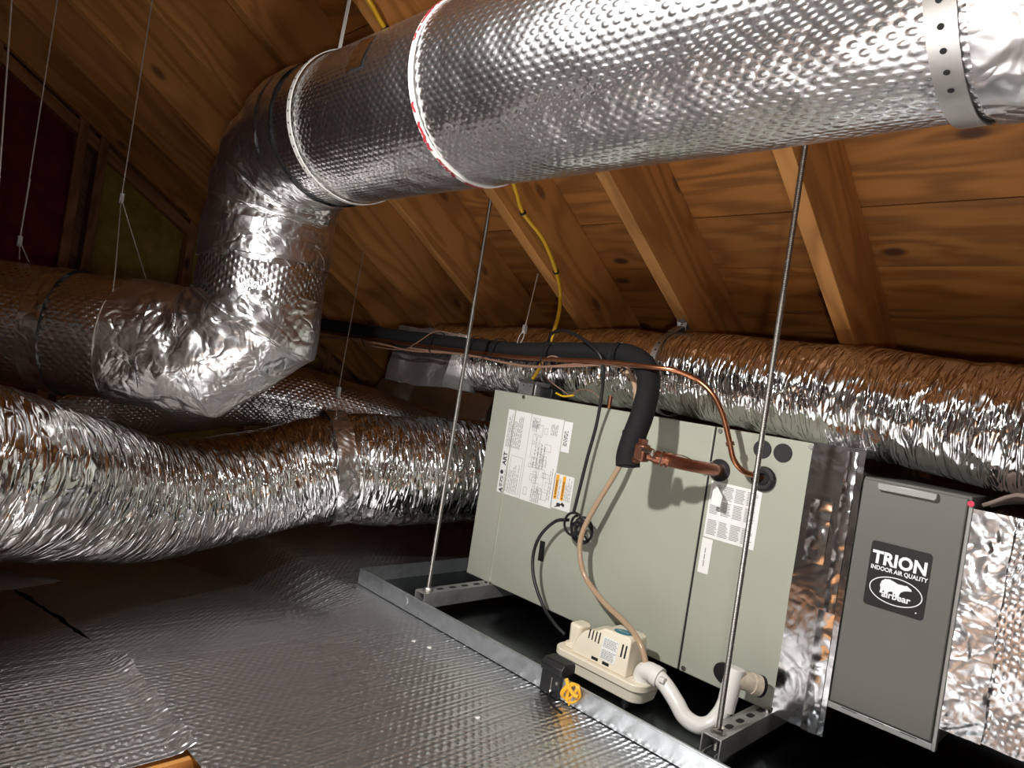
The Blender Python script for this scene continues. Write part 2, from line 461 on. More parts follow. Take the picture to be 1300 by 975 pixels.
# gable wall with studs and insulation batts
wl = thing('wall_left', (-3.5, 0, FLOOR), kind='structure'); wl['label'] = 'open stud gable wall filled with insulation'
SY = [-.88, -.46, -.05, .36, .765, 1.175, 1.58, 1.985, 2.39]
def roofz(y): return (ROOF0-TAN*y) if y > -.9 else (ROOF0+TAN*(y+1.8))
for k, y in enumerate(SY):
    for t in ((0, .045) if k in (4,) else (0,)):
        obj('stud', MB().box((-3.50, y-t-.038 if t else y-.0, FLOOR-.01), (-3.41, y-t if t else y+.038, roofz(y)+.12), 2), 'stud', wl, smooth=True, bevel=.002)
obj('top_plate', MB().box((-3.50, -.9/CT, -.06), (-3.415, 2.9/CT, -.015), 1, FR), 'stud', wl, smooth=False)
def pillow(y0, y1, z0, z1f, mat, name):
    rows, uvs = [], []; ny, nz = 14, 40
    for j in range(nz+1):
        row, ur = [], []
        for i in range(ny+1):
            y = y0+(y1-y0)*i/ny; top = z1f(y); z = z0+(top-z0)*j/nz
            e = math.sin(PI*i/ny)**.5*min(1, math.sin(PI*j/nz)*3+.02)
            d = .05*e+.028*NZ.noise(V((y*7, z*5, y0)))*e
            row.append(V((-3.47+d, y, z))); ur.append((y, z))
        rows.append(row); uvs.append(ur)
    return obj(name, MB().grid(rows, uvs), mat, wl)
for k in range(len(SY)-1):
    pillow(SY[k]+.04, SY[k+1]-.002-(.045 if k == 3 else 0), FLOOR, lambda y: roofz(y)-.02, 'red_batt' if SY[k+1] < .8 else 'yellow_batt', 'insulation_batt')
obj('sheathing', MB().box((-3.60, -4.9, FLOOR-.4), (-3.51, 3.2, 2.1)), 'stud', wl, smooth=False)
wr = obj('wall_right', MB().box((1.75, -4.9, FLOOR-.4), (1.85, 3.2, 2.1), 2), 'stud', None, smooth=False); wr['kind'] = 'structure'

wb = obj('wall_back_reflector', MB().box((-3.5, -1.72, FLOOR-.05), (1.75, -1.62, .5), 0), plain('pale_reflector_board', (.55, .54, .52), .7), None, smooth=False); wb['kind'] = 'structure'  # low pale board added out of view to lighten the foil reflections
# floor: foil-faced blankets lying over the joists, with the open hatch
fl = thing('floor', (-1, 1, FLOOR), kind='structure'); fl['label'] = 'attic floor covered with foil-faced bubble blankets'
HX0, HX1, HY0, HY1 = -1.092, .16, -.15, .498
def sheet(x0, x1, y0, y1, nx, ny, zf, first=None):
    rows, uvs = [], []
    for j in range(ny+1):
        y = y0+(y1-y0)*j/ny
        row = []
        for i in range(nx+1):
            x = x0+(x1-x0)*i/nx; yy = y
            if first == 1 and j == 0: yy = y+max(0, min(1, (-1.60-x)*8))*.012*(1+NZ.noise(V((x*9, 0, 2))))
            if first == 0 and j == ny: yy = y+.006*NZ.noise(V((x*25, 3, 2)))-max(0, min(1, (-1.60-x)*8))*.010
            row.append(V((x, yy, zf(x, yy))))
        rows.append(row); uvs.append([(p.x, p.y) for p in row])
    m = MB().grid(rows, uvs)
    return m
def drop(x, y):                   # the blankets sag away towards the left, past the last joist
    t = max(0, -1.43-x); k = 1-max(0, min(1, (y-1.06)/.13))
    return -.17*k*(t*t/(t+.025)) if t else 0
def zf_far(x, y):
    e = .004*NZ.noise(V((x*2.2, y*2.2, 1)))+.0012*NZ.noise(V((x*9, y*5, 3)))
    fall = min(1, max(0, (y-.52)/.3)); near_pan = max(0, min(1, (y-1.08)/.12))
    return FLOOR-.004+e*fall*(1-near_pan)-.004*near_pan+drop(x, y)
def zf_near(x, y):
    e = .006*NZ.noise(V((x*3+5, y*3, 2)))+.002*NZ.noise(V((x*9, y*9, 5)))
    edge = math.exp(-((y-.515)/.022)**2)*max(0, min(1, (x+1.62)*9))
    return FLOOR-.008+e*.7*(1-edge)+edge*(.013+.010*NZ.noise(V((x*22, y*12, 4))))+drop(x, y)
obj('foil_blanket', sheet(-3.5, 1.75, .498, 3.12, 300, 130, zf_far, 1), 'floorfoil', fl)
obj('foil_blanket', sheet(-3.5, HX0, -4.8, .512, 260, 420, zf_near, 0), 'floorfoil', fl)
obj('foil_blanket', sheet(HX1, 1.75, -4.8, .50, 60, 120, zf_near), 'floorfoil', fl)
obj('foil_blanket', sheet(HX0, HX1, -4.8, HY0, 20, 100, zf_near), 'floorfoil', fl)
hf = thing('hatch_frame', (HX0, HY1, -.95), 'tan wooden framing inside the open hatch at the bottom edge of the picture', 'hatch frame')
for lo, hi, g in (((HX0-.036, HY0, -.90), (HX0+.006, HY1+.04, -.682), 1), ((HX0+.03, HY0, -.86), (HX0+.075, HY1-.035, -.712), 1),
                  ((HX0+.008, HY1-.032, -.90), (HX1, HY1+.006, -.700), 0), ((HX1, HY0, -.90), (HX1+.04, HY1, -.69), 1), ((HX0, HY0-.04, -.9), (HX1, HY0, -.69), 0)):
    obj('board', MB().box(lo, hi, g), 'rafter', hf, smooth=True, bevel=.002)

# ================================================================== BIG DUCTS
DY, DZ, DR = .80, .51, .160
dt = thing('round_duct', (-1.82, .81, -.2), 'large round bubble-foil duct across the picture, dropping through two elbows at left', 'duct')
run = obj('upper_run', sweep([(1.3-i*.02, DY, DZ) for i in range(146)], DR, 96, False, bumpy(.0028, 1.5, 4, 1)), 'bubble', dt)
SEAMX = -.975
def arc_poly(c0, d0, d1, bend_pts):
    return bend_pts
# upper elbow: three mitred joints
R = .20; cx, cz = -1.575, DZ-R
pts = [V((-1.50, DY, DZ))]
n_j = 3; step_a = (PI/2)/n_j; rr = R/math.cos(step_a/2)
for k in range(n_j):
    a = PI/2+step_a*(k+.5); pts.append(V((cx+rr*math.cos(a), DY+.01*(k+1)/3, cz+rr*math.sin(a))))
pts.append(V((cx-R, DY+.01, .20)))
obj('upper_elbow', mitred(pts, DR+.003, 96, .012, crumple(.0075, 3)), 'tape', dt)
RXc = cx-R
dl = V((-.655, -.756, 0)).normalized()
b0 = V((RXc, DY+.01, .26)); b1 = V((RXc, DY+.01, .055)); b3 = V((RXc, DY+.01, -.045))+dl*.115; b4 = b3+dl*.16
obj('riser', mitred([V((RXc, DY+.01, .24)), V((RXc, DY+.01, .10))], DR+.001, 96, .01, crumple(.004, 8)), 'bubble2', dt)
obj('lower_elbow', mitred([V((RXc, DY+.01, .13)), b1, b3, b4], DR+.002, 96, .010, crumple(.008, 11)), 'tape', dt)
low_end = b3+dl*1.6
lr = [b3+dl*(.08+.02*i) for i in range(80)]
obj('lower_run', sweep(lr, DR-.002, 96, False, bumpy(.005, 1.6, 5, 9)), 'bubble2', dt)
for (x, wd, s) in ((-1.585, .05, 2), (-1.515, .06, 5)):
    obj('tape_band', sweep([(x+wd/2-i*wd/6, DY, DZ) for i in range(7)], DR+.0055, 96, False, crumple(.0028, s)), 'tape', dt)
for (s0, s1, sd) in ((.10, .20, 3), (.33, .38, 6)):
    obj('tape_band', sweep([b3+dl*(s0+(s1-s0)*i/8) for i in range(9)], DR+.004, 96, False, crumple(.005, sd)), 'tape', dt)
for (z0, z1, sd) in ((.215, .30, 4),):
    obj('tape_band', sweep([(RXc, DY+.01, z1+(z0-z1)*i/8) for i in range(9)], DR+.007, 96, False, crumple(.004, sd)), 'tape', dt)
obj('seam_tape', hoop((SEAMX, DY, DZ), (1, 0, 0), DR+.0012, .010, .0028, n=96), 'whitestrap', dt)
rp = MB()                        # red printing on the seam tape, broken and smeared
for k in range(62):
    a = 2*PI*k/62; ln = .6+.5*random.random(); pts2, nn = [], []
    if random.random() < .4: continue
    for q in range(4):
        aa = a+(q/3)*ln*2*PI/62; d = V((0, math.sin(aa), math.cos(aa))); pts2.append(V((SEAMX+random.uniform(-.003, .003), DY, DZ))+d*(DR+.0045)); nn.append(d)
    ribbon(pts2, nn, V((1, 0, 0)), random.uniform(.004, .008), .0008, rp)
    obj('red_print', rp, 'red', dt); rp = MB()
obj('foil_wrap', sweep([(-.184+i*.012, DY, DZ) for i in range(120)], DR+.0075, 110, False, crumple(.0065, 21)), 'tape', dt)
def patch(x, a, w, h, s):        # a square of tape stuck on the upper run
    rows, uvs = [], []
    for i in range(9):
        row, ur = [], []
        for j in range(9):
            aa = a+(j/8-.5)*h/DR; d = V((0, -math.sin(aa), math.cos(aa)))
            row.append(V((x+(i/8-.5)*w, DY, DZ))+d*(DR+.0035+.0008*NZ.noise(V((i*.7, j*.7, s))))); ur.append((i/8*w+s, j/8*h))
        rows.append(row); uvs.append(ur)
    obj('tape_patch', MB().grid(rows, uvs), 'tape_flat', dt)
patch(-1.16, 1.25, .05, .07, 2.0)

# straps that carry the upper run
def strap(name, x, w, th, mat, label, hang_x, hole=None):
    root = thing(name, (x, DY, DZ-DR), label, 'strap')
    obj('loop', hoop((x, DY, DZ), (1, 0, 0), DR+.0035, w, th, n=72), mat, root)
    r = DR+.0035
    top_y = .73; tz = ROOF0-TAN*top_y-.004
    a0 = -.45; p0 = V((x, DY-r*math.sin(-a0), DZ+r*math.cos(a0)))
    P = [p0, p0.lerp(V((hang_x, top_y, tz)), .5)+V((0, 0, .002)), V((hang_x, top_y, tz)), V((hang_x, top_y-.05, tz+.05*TAN))]
    nrm = [V((0, -.5, .85))]*4
    obj('tail', ribbon(P, nrm, V((1, 0, 0)), w, th), mat, root)
    obj('screw', MB().disc((hang_x, top_y-.025, tz+.025*TAN), (0, -ST, -CT), .006, .005, 10), 'chrome', root)
    if hole:
        for k in range(hole):
            a = 1.0+k*.142; d = V((0, -math.sin(a), math.cos(a)))
            obj('hole', MB().disc(V((x, DY, DZ))+d*(r+th), d, .0031 if w > .025 else .0022, .0006, 10), 'shadowgap', root, smooth=False)
    return root
strap('duct_strap', -1.395, .014, .002, 'whitestrap', 'white perforated nylon strap looped round the upper duct near its elbow', -1.385, 14)
strap('duct_strap', -.205, .027, .002, 'strap', 'wide perforated metal strap round the upper duct at the top right corner', -.19, 14)

# silver flexible duct at lower left
def flexduct(pts, rf, amp, seed, name, label, n, seg, cat='duct'):
    path = spline(pts, 12)
    L = sum((path[i+1]-path[i]).length for i in range(len(path)-1))
    # resample evenly
    out = [path[0]]; st = L/n; acc = 0; cur = path[0]; i = 1; tot = []
    cum = [0]
    for k in range(1, len(path)): cum.append(cum[-1]+(path[k]-path[k-1]).length)
    res = []; k = 0
    for m in range(n+1):
        s = L*m/n
        while k < len(cum)-2 and cum[k+1] < s: k += 1
        t = (s-cum[k])/max(1e-9, cum[k+1]-cum[k]); res.append(path[k].lerp(path[k+1], min(1, t)))
    root = thing(name, res[n//2]-V((0, 0, rf(.5))), label, cat)
    obj('foil_jacket', sweep(res, rf, seg, False, wrinkle(amp, seed)), 'flex', root)
    return root, res
import bisect
def table(xs, ys):
    def f(t):
        if t <= xs[0]: return ys[0]
        for a in range(len(xs)-1):
            if t <= xs[a+1]:
                u = (t-xs[a])/(xs[a+1]-xs[a]); return ys[a]+(ys[a+1]-ys[a])*u
        return ys[-1]
    return f
fp = [ad(-260, 590, 1.15), ad(-120, 590, 1.27), ad(0, 603, 1.42), ad(100, 620, 1.66), ad(200, 633, 1.88), ad(310, 616, 2.08), ad(420, 594, 2.22), ad(510, 598, 2.32), ad(600, 596, 2.42), ad(640, 598, 2.5)]
fp = [fp[0]+(fp[0]-fp[1])*8, fp[0]+(fp[0]-fp[1])*4]+fp
_la = (fp[2]-fp[0]).length; _lb = sum((fp[i+1]-fp[i]).length for i in range(2, len(fp)-1))
fx, fres = flexduct(fp, table([(_la+t_*_lb)/(_la+_lb) for t_ in (0, .3, .45, .6, .75, .85, 1)], [.172, .172, .160, .160, .180, .180, .168]), .0042, 3.1, 'flexible_duct',
                    'crinkled silver flexible duct sagging from the left edge into the air handler', 820, 150)
k = min(range(len(fres)), key=lambda i: (fres[i]-ad(424, 594, 2.22)).length)
ftan = (fres[k+3]-fres[k-3]).normalized()
hp = thing('hanger_wire', fres[k]-V((0, 0, .19)), 'thin wire from a rafter to the strap on the sagging flexible duct', 'wire')
WS = aroof(462, 318); hoop_r = .187
crp = fres[k]+V((-.01, -.02, hoop_r+.055))
obj('strand', sweep([WS+V((0, 0, .05)), crp], .0014, 6), 'steelwire', hp)
obj('crimp', MB().box(crp-V((.006, .006, .018)), crp+V((.006, .006, .018))), 'crimp', hp, smooth=False)
obj('strand', sweep([crp, fres[k]+V((.05, -.05, .175))], .0012, 6), 'steelwire', hp)
obj('strand', sweep([crp, fres[k]+V((-.05, .05, .175))], .0012, 6), 'steelwire', hp)
fs = obj('flex_strap', sweep([fres[k]+ftan*(-.028+.007*i) for i in range(9)], .184, 110, False, crumple(.006, 14)), 'tape')
tag(fs, 'crumpled foil strap wrapped round the sagging silver flexible duct', 'strap')

# long flexible duct above and behind the air handler
bp = [V((1.4, 1.60, .075)), V((.6, 1.61, .065)), V((0, 1.60, .055)), V((-.3, 1.605, .066)), V((-.6, 1.63, .088)), V((-.85, 1.645, .095)), V((-1.02, 1.65, .096)), V((-1.25, 1.65, .092)), V((-1.55, 1.655, .080)), V((-1.95, 1.60, .062))]
bd, bres = flexduct(bp, table([0, .3, .5, .62, .7, .73, .76, 1], [.13, .128, .122, .115, .112, .104, .112, .108]), .0038, 7.7, 'flexible_duct',
                    'long crinkled foil duct lying behind the air handler top, under the rafters', 620, 110)
sb = thing('flex_strap', (-1.02, 1.65, -.02), 'metal strap screwed to a rafter end and looped round the long foil duct', 'strap')
obj('loop', hoop((-1.02, 1.65, .094), (1, -.02, 0), .1145, .018, .002, n=40), 'strap', sb)
hy = 1.665; hz = ROOF0-TAN*hy-.004
ppp = [V((-1.02, 1.61, .205)), V((-1.013, 1.64, .224)), V((-1.01, hy, hz)), V((-1.01, hy-.035, hz+.021))]
obj('tail', ribbon(ppp, [V((0, -.5, .86))]*4, V((1, 0, 0)), .024, .002), 'strap', sb)
obj('bracket', MB().box((-1.026, 1.640, .212), (-.996, 1.643, .244)), 'chrome', sb, smooth=False)
obj('screw', MB().disc(ppp[3]+V((0, .015, -.010)), (0, -ST, -CT), .006, .005, 10), 'chrome', sb)
for k in range(8):
    a = .9+k*.2; d = V((0, -math.sin(a), math.cos(a)))
    obj('hole', MB().disc(V((-1.02, 1.65, .094))+d*.1166, d, .0028, .0006, 8), 'shadowgap', sb, smooth=False)

# foil wrapped boxes and the bubble duct in the dim gap behind the elbow
def crumpled_box(name, lo, hi, mat, amp, seed, parent=None, step=.02, lean=0.0):
    lo, hi = V(lo), V(hi); bm = MB()
    def face(o, a, b):
        na = max(2, int(a.length/step)); nb = max(2, int(b.length/step)); nn = a.cross(b).normalized(); rows, uvs = [], []
        for i in range(na+1):
            row, ur = [], []
            for j in range(nb+1):
                p = o+a*(i/na)+b*(j/nb)
                q = V((NZ.noise(p*9+V((seed, 0, 0))), NZ.noise(p*9+V((0, seed, 3))), NZ.noise(p*9+V((5, 1, seed)))))
                q += .5*V((NZ.noise(p*25+V((seed, 0, 0))), NZ.noise(p*25+V((0, seed, 3))), NZ.noise(p*25+V((5, 1, seed)))))
                row.append(p+q*amp+V((0, lean*(p.z-lo.z), 0))); ur.append(((a.length*i/na)+seed, b.length*j/nb))
            rows.append(row); uvs.append(ur)
        bm.grid(rows, uvs)
    d = hi-lo; X, Y, Z = V((d.x, 0, 0)), V((0, d.y, 0)), V((0, 0, d.z))
    face(lo, X, Z); face(lo+Y, Z, X); face(lo, Z, Y); face(lo+X, Y, Z); face(lo, Y, X); face(lo+Z, X, Y)
    return obj(name, bm, mat, parent)
pb = crumpled_box('foil_plenum', (-2.10, 1.47, -.050), (-1.77, 1.62, .145), 'dull', .014, 5, None, .02, .15)
tag(pb, 'brownish foil wrapped box at the far left end of the long foil duct', 'plenum')
pc = crumpled_box('foil_plenum', (-2.72, 1.66, -.50), (-1.93, 1.70, -.062), 'dull', .014, 9, None, .02, .5)
tag(pc, 'dim foil wrapped plenum behind the left end of the air handler', 'plenum')
bq = spline([ad(90, 512, 2.5), ad(180, 512, 2.55), ad(330, 500, 2.6), ad(440, 525, 2.68), ad(540, 558, 2.78)], 20)
bdk = obj('bubble_duct', sweep(bq, .122, 64, True, bumpy(.007, 1.5, 5, 17)), 'bubble2')
tag(bdk, 'dim bubble-foil duct in the gap behind the lower elbow, above the sagging duct', 'duct')

# ================================================================== AIR HANDLER
UY, UX0, UX1, UZ0, UZ1 = 1.5, -1.545, -.535, -.603, -.026
ah = thing('air_handler', (-1.04, 1.77, UZ0), 'long grey-green metal air handler cabinet lying across the drain pan', 'air handler')
box('cabinet', (UX0+.004, UY+.003, UZ0+.002), (UX1, 2.03, UZ1-.002), 'cab', ah, .003)
SM = -.7895
box('blower_panel', (UX0, UY-.004, UZ0), (SM-.0022, UY+.003, UZ1), 'cab', ah, .0025)
box('coil_panel', (SM+.0022, UY-.004, UZ0), (UX1, UY+.003, UZ1), 'cab', ah, .0025)
box('panel_gap', (SM-.0022, UY-.0025, UZ0+.001), (SM+.0022, UY+.003, UZ1-.001), 'shadowgap', ah)
FYF = UY-.004
obj('emboss', MB().prism([V((-1.4455, FYF+.0005, -.505+.0)), V((-1.4405, FYF-.0022, -.50)), V((-1.4355, FYF+.0005, -.505))], (0, 0, .43)), 'cab', ah, smooth=False)
obj('emboss', MB().prism([V((-1.4455, FYF+.0005, UZ0+.004)), V((-1.4405, FYF-.0022, UZ0+.004)), V((-1.4355, FYF+.0005, UZ0+.004))], (0, 0, .10)), 'cab', ah, smooth=False)
for (x, z) in ((-.776, -.034), (-.566, -.034), (-.775, -.593), (-1.416, -.034)):
    s_ = obj('screw', MB().disc((x, FYF, z), (0, -1, 0), .0055, .004, 8), 'rod', ah, smooth=False)
PX = V((1, 0, 0)); PZ = V((0, 0, 1))
def plaque(name, x0, x1, z0, z1, parent, mat='paper', th=.0008, y=FYF):
    return box(name, (x0, y-th, z0), (x1, y, z1), mat, parent)
def lines(x0, x1, z0, z1, step, th, vertical, parent, y=FYF-.0012, frag=.25, mat='print', name='small_print', ragged=True):
    mb = MB(); k = 0
    A, B, C, D = (x0, x1, z0, z1) if vertical else (z0, z1, x0, x1)
    a = A
    while a < B-th:
        b = C; end = D-(D-C)*(random.random()*.35 if ragged else 0)
        while b < end:
            ln = random.uniform(.004, .016); e = min(end, b+ln)
            q = [(a, b), (a+th, b), (a+th, e), (a, e)]
            pts = [V((u, y, v)) if vertical else V((v, y, u)) for u, v in q]
            mb.poly(pts); b = e+random.uniform(.0015, .004)
        a += step
    if not mb.f: return
    return obj(name, mb, mat, parent, smooth=False, weld=False)
def rect_lines(rects, parent, t=.0012, y=FYF-.0012, mat='print', name='diagram'):
    mb = MB()
    for (x0, x1, z0, z1) in rects:
        for (a, b, c, d) in ((x0, x1, z0, z0+t), (x0, x1, z1-t, z1), (x0, x0+t, z0, z1), (x1-t, x1, z0, z1)):
            mb.poly([V((a, y, c)), V((b, y, c)), V((b, y, d)), V((a, y, d))])
    return obj(name, mb, mat, parent, smooth=False, weld=False)
# data label: two sheets
l1 = plaque('data_label', -1.469, -1.374, -.330, -.078, ah); l1['label'] = 'left sheet of the large white data label, printed sideways'
lines(-1.461, -1.400, -.190, -.084, .0052, .0022, True, l1)
rect_lines([(-1.430, -1.380, -.322, -.212)], l1, .001)
lines(-1.426, -1.386, -.318, -.235, .0068, .0022, True, l1)
lines(-1.447, -1.434, -.322, -.245, .005, .002, True, l1)
obj('lettering', text_mb('ART', .021, (-1.4475, FYF-.0013, -.246), -PZ*-1, -PX, .0007), 'ink', l1, smooth=False)
obj('emblem', MB().disc((-1.459, FYF-.0008, -.268), (0, -1, 0), .0065, .0005, 16), 'ink', l1, smooth=False)
obj('lettering', text_mb('A', .020, (-1.4455, FYF-.0013, -.328), PZ, -PX, .0009), 'ink', l1, smooth=False)
lines(-1.461, -1.449, -.312, -.280, .006, .0035, True, l1, mat='ink', name='bold_print', ragged=False)
l2 = plaque('data_label', -1.372, -1.248, -.331, -.079, ah); l2['label'] = 'right sheet of the large white data label with the wiring diagram'
rr_ = []
for k in range(26):
    x = random.uniform(-1.362, -1.278); z = random.uniform(-.315, -.125); rr_.append((x, x+random.uniform(.008, .026), z, z+random.uniform(.008, .035)))
rr_ += [(-1.320, -1.290, -.300, -.230), (-1.355, -1.325, -.205, -.135), (-1.365, -1.335, -.118, -.088)]
rect_lines(rr_, l2, .0009)
lines(-1.363, -1.337, -.116, -.09, .0032, .0018, True, l2)
lines(-1.29, -1.262, -.128, -.086, .0045, .002, True, l2)
lines(-1.330, -1.296, -.328, -.285, .005, .002, True, l2)
lines(-1.34, -1.29, -.23, -.14, .012, .003, True, l2)
lines(-1.268, -1.256, -.31, -.20, .007, .002, True, l2)
l3 = plaque('small_label', -1.245, -1.215, -.167, -.081, ah); l3['label'] = 'narrow white sticker beside the data label'
lines(-1.239, -1.222, -.15, -.10, .0052, .0026, True, l3, mat='ink')
l4 = plaque('warning_label', -1.250, -1.180, -.326, -.229, ah); l4['label'] = 'white label with two orange warning bars'
for k, x in enumerate((-1.2445, -1.2195)):
    box('warning_bar', (x, FYF-.0012, -.300), (x+.011, FYF-.0008, -.232), 'orange', l4)
    obj('lettering', text_mb('WARNING', .0088, (x+.0088, FYF-.0015, -.289), PZ, -PX, .0002), 'ink', l4, smooth=False)
    c = V((x+.0055, FYF-.0015, -.294)); obj('triangle', MB().poly([c+V((-.0032, 0, 0))+V((0, 0, .0)), c+V((.003, 0, -.0035)), c+V((.003, 0, .0035))]), 'ink', l4, smooth=False, weld=False)
lines(-1.231, -1.222, -.299, -.234, .0042, .0016, True, l4)
lines(-1.206, -1.185, -.299, -.234, .0046, .0018, True, l4)
ic = MB(); c = V((-1.222, FYF-.0013, -.313))
ic.poly([c+V((math.cos(t*PI/5)*.008, 0, math.sin(t*PI/5)*.0055)) for t in range(10)])
ic.poly([c+V((.006, 0, .002)), c+V((.020, 0, -.004)), c+V((.022, 0, .004)), c+V((.012, 0, .009))])
ic.poly([c+V((-.004, 0, -.003)), c+V((-.014, 0, -.008)), c+V((-.012, 0, -.0095)), c+V((.001, 0, -.005))])
obj('hazard_icon', ic, 'ink', l4, smooth=False, weld=False)
l5 = plaque('instruction_sheet', -.778, -.655, -.282, -.151, ah); l5['label'] = 'white instruction sheet in columns of fine print, under the copper pipe'
for rz0, rz1 in ((-.190, -.158), (-.227, -.195), (-.274, -.240)):
    for c0 in range(4):
        x0 = -.773+c0*.0285
        lines(x0, x0+.0255, rz0, rz1, .0037, .0019, False, l5, frag=.1) if False else lines(rz0, rz1, x0, x0+.0255, .0037, .0019, True, l5) if False else None
        mb = MB(); z = rz1
        while z > rz0:
            e = x0+.0255*random.uniform(.72, 1); mb.poly([V((x0, FYF-.0012, z)), V((e, FYF-.0012, z)), V((e, FYF-.0012, z-.0019)), V((x0, FYF-.0012, z-.0019))]); z -= .0036
        obj('text_column', mb, 'print', l5, smooth=False, weld=False)
l6 = plaque('small_label', -.779, -.7525, -.366, -.285, ah); l6['label'] = 'narrow white sticker under the instruction sheet'
lines(-.7685, -.7655, -.350, -.306, .004, .0026, True, l6, mat='print', ragged=False)
for (x, z) in ((-.670, -.058), (-.6235, -.058)):
    p_ = obj('knockout_plug', MB().disc((x, FYF, z), (0, -1, 0), .0205, .003, 32), 'grommet', ah, bevel=.001)
gr = obj('pipe_grommet', MB().disc((-.763, FYF, -.124), (0, -1, 0), .026, .004, 28), 'black', ah)
g2 = MB(); sweep(hoop_pts := [V((-.656+.019*math.cos(2*PI*k/24), FYF-.004, -.122+.019*math.sin(2*PI*k/24))) for k in range(25)], .009, 8, False, mb=g2)
obj('pipe_grommet', g2, 'grommet', ah)
obj('pipe_hole', MB().disc((-.656, FYF, -.122), (0, -1, 0), .014, .002, 20), 'shadowgap', ah, smooth=False)
obj('drain_port', MB().disc((-.679, FYF, -.563), (0, -1, 0), .021, .008, 24), 'black', ah)
stub = obj('copper_stub', sweep([(UX0-.03, 1.56, -.285), (UX0+.02, 1.56, -.285)], .013, 14), 'copper', ah)

# foil wrapped collar between air handler and air cleaner
cl = thing('foil_collar', (-.50, 1.7, -.60), 'foil taped collar joining the air handler to the grey air cleaner', 'duct collar')
crumpled_box('wrap', (UX1-.028, 1.4955, -.605), (-.457, 2.0, -.022), 'tape_flat', .0010, 31, cl, .008)
for (z0, z1, x0, x1, s) in ((-.605, -.36, -.50, -.468, 2), (-.27, -.14, -.548, -.505, 6), (-.36, -.03, -.492, -.470, 9)):
    rows, uvs = [], []
    for i in range(40):
        z = z0+(z1-z0)*i/39; row, ur = [], []
        for j in range(9):
            x = x0+(x1-x0)*j/8
            row.append(V((x, 1.4935-.0025*math.sin(PI*j/8)+.0022*NZ.noise(V((x*60, z*40, s))), z))); ur.append((x+s, z))
        rows.append(row); uvs.append(ur)
    obj('tape_strip', MB().grid(rows, uvs), 'tape_flat', cl)

# air cleaner
ac = thing('air_cleaner', (-.36, 1.7, -.54), 'grey media air cleaner with a charcoal badge on its door', 'air cleaner')
AX0, AX1, AZ0, AZ1 = -.4545, -.274, -.528, -.078
box('housing', (AX0-.001, 1.503, AZ0-.012), (AX1+.004, 2.0, AZ1+.004), 'door', ac, .002)
box('door', (AX0, 1.494, AZ0), (AX1, 1.503, AZ1), 'door', ac, .003)
box('bottom_rail', (AX0-.002, 1.496, AZ0-.014), (AX1+.004, 1.503, AZ0-.002), 'door_edge', ac, .001)
for x in (-.43, -.38, -.325): box('rail_slot', (x, 1.4952, AZ0-.0045), (x+.028, 1.496, AZ0-.0030), 'shadowgap', ac)
box('side_rail', (AX1+.003, 1.488, AZ0-.012), (AX1+.010, 1.503, AZ1-.004), 'door_edge', ac, .0015)
obj('handle', MB().prism([V((-.4245, 1.494, -.080)), V((-.3215, 1.494, -.080)), V((-.3215, 1.494, -.0905)), V((-.325, 1.494, -.094)), V((-.421, 1.494, -.094)), V((-.4245, 1.494, -.0905))], (0, -.012, 0)), 'door_edge', ac, bevel=.0015)
obj('door_tab', MB().disc((AX1+.006, 1.486, AZ1-.008), (0, -1, 0), .0055, .003, 12), 'redtab', ac)['label'] = 'small pink-red tab at the upper right corner'
by = 1.4938
def rrect(x0, x1, z0, z1, r, y, seg=6):
    out = []
    for (cx_, cz_, a0) in ((x1-r, z1-r, 0), (x0+r, z1-r, PI/2), (x0+r, z0+r, PI), (x1-r, z0+r, 1.5*PI)):
        for k in range(seg+1): out.append(V((cx_+r*math.cos(a0+k*PI/2/seg), y, cz_+r*math.sin(a0+k*PI/2/seg))))
    return out
bg = obj('badge', MB().prism(rrect(-.4208, -.3155, -.319, -.193, .007, by), (0, -.0012, 0)), 'badge', ac, smooth=False)
bg['label'] = 'charcoal badge with white lettering and a white bear in an oval'
yb = by-.0016
obj('lettering', text_mb('TRION', .0335, (-.4160, yb, -.2350), PX*.92, PZ, .0013, space=1.02), 'badgeink', bg, smooth=False)
obj('lettering', text_mb('INDOOR AIR QUALITY', .0112, (-.4165, yb, -.2475), PX*.86, PZ, .0003), 'badgeink', bg, smooth=False)
obj('lettering', text_mb('airbear', .0175, (-.3655, yb, -.2955), PX, PZ, .0005, 'CENTER'), 'badgeink', bg, smooth=False)
ov = MB(); ec = V((-.3675, yb, -.2805)); ea, eb = .0455, .0255
rows = [[ec+V((math.cos(2*PI*k/64)*(ea+q), 0, math.sin(2*PI*k/64)*(eb+q))) for q in (-.0009, .0009)] for k in range(65)]
ov.grid(rows, [[(0, 0), (0, 0)]]*65); obj('oval_ring', ov, 'badgeink', bg, smooth=False)
bear = [(-.0245, -.006), (-.0265, .002), (-.0245, .0105), (-.019, .0155), (-.0105, .0170), (-.003, .0150), (.004, .0125), (.011, .0128), (.0165, .0125), (.019, .0142), (.0215, .0125), (.028, .0085), (.0285, .0055), (.0225, .0045), (.016, .0025), (.0105, -.002), (.0085, -.0085), (.0095, -.0125), (.003, -.0130), (.0015, -.0080), (-.0045, -.0045), (-.0095, -.0065), (-.0135, -.0125), (-.0185, -.0130), (-.0175, -.0075), (-.0195, -.0065), (-.0215, -.0125), (-.0255, -.0125)]
bm_ = bmesh.new(); vs_ = [bm_.verts.new((-.3690+a, yb-.0002, -.2770+b)) for a, b in bear]; bm_.faces.new(vs_)
bmesh.ops.triangulate(bm_, faces=bm_.faces); bmb = MB(); bm_.verts.index_update()
bmb.add([v.co.copy() for v in bm_.verts], [tuple(v.index for v in f.verts) for f in bm_.faces], [[(0, 0)]*3 for f in bm_.faces]); bm_.free()
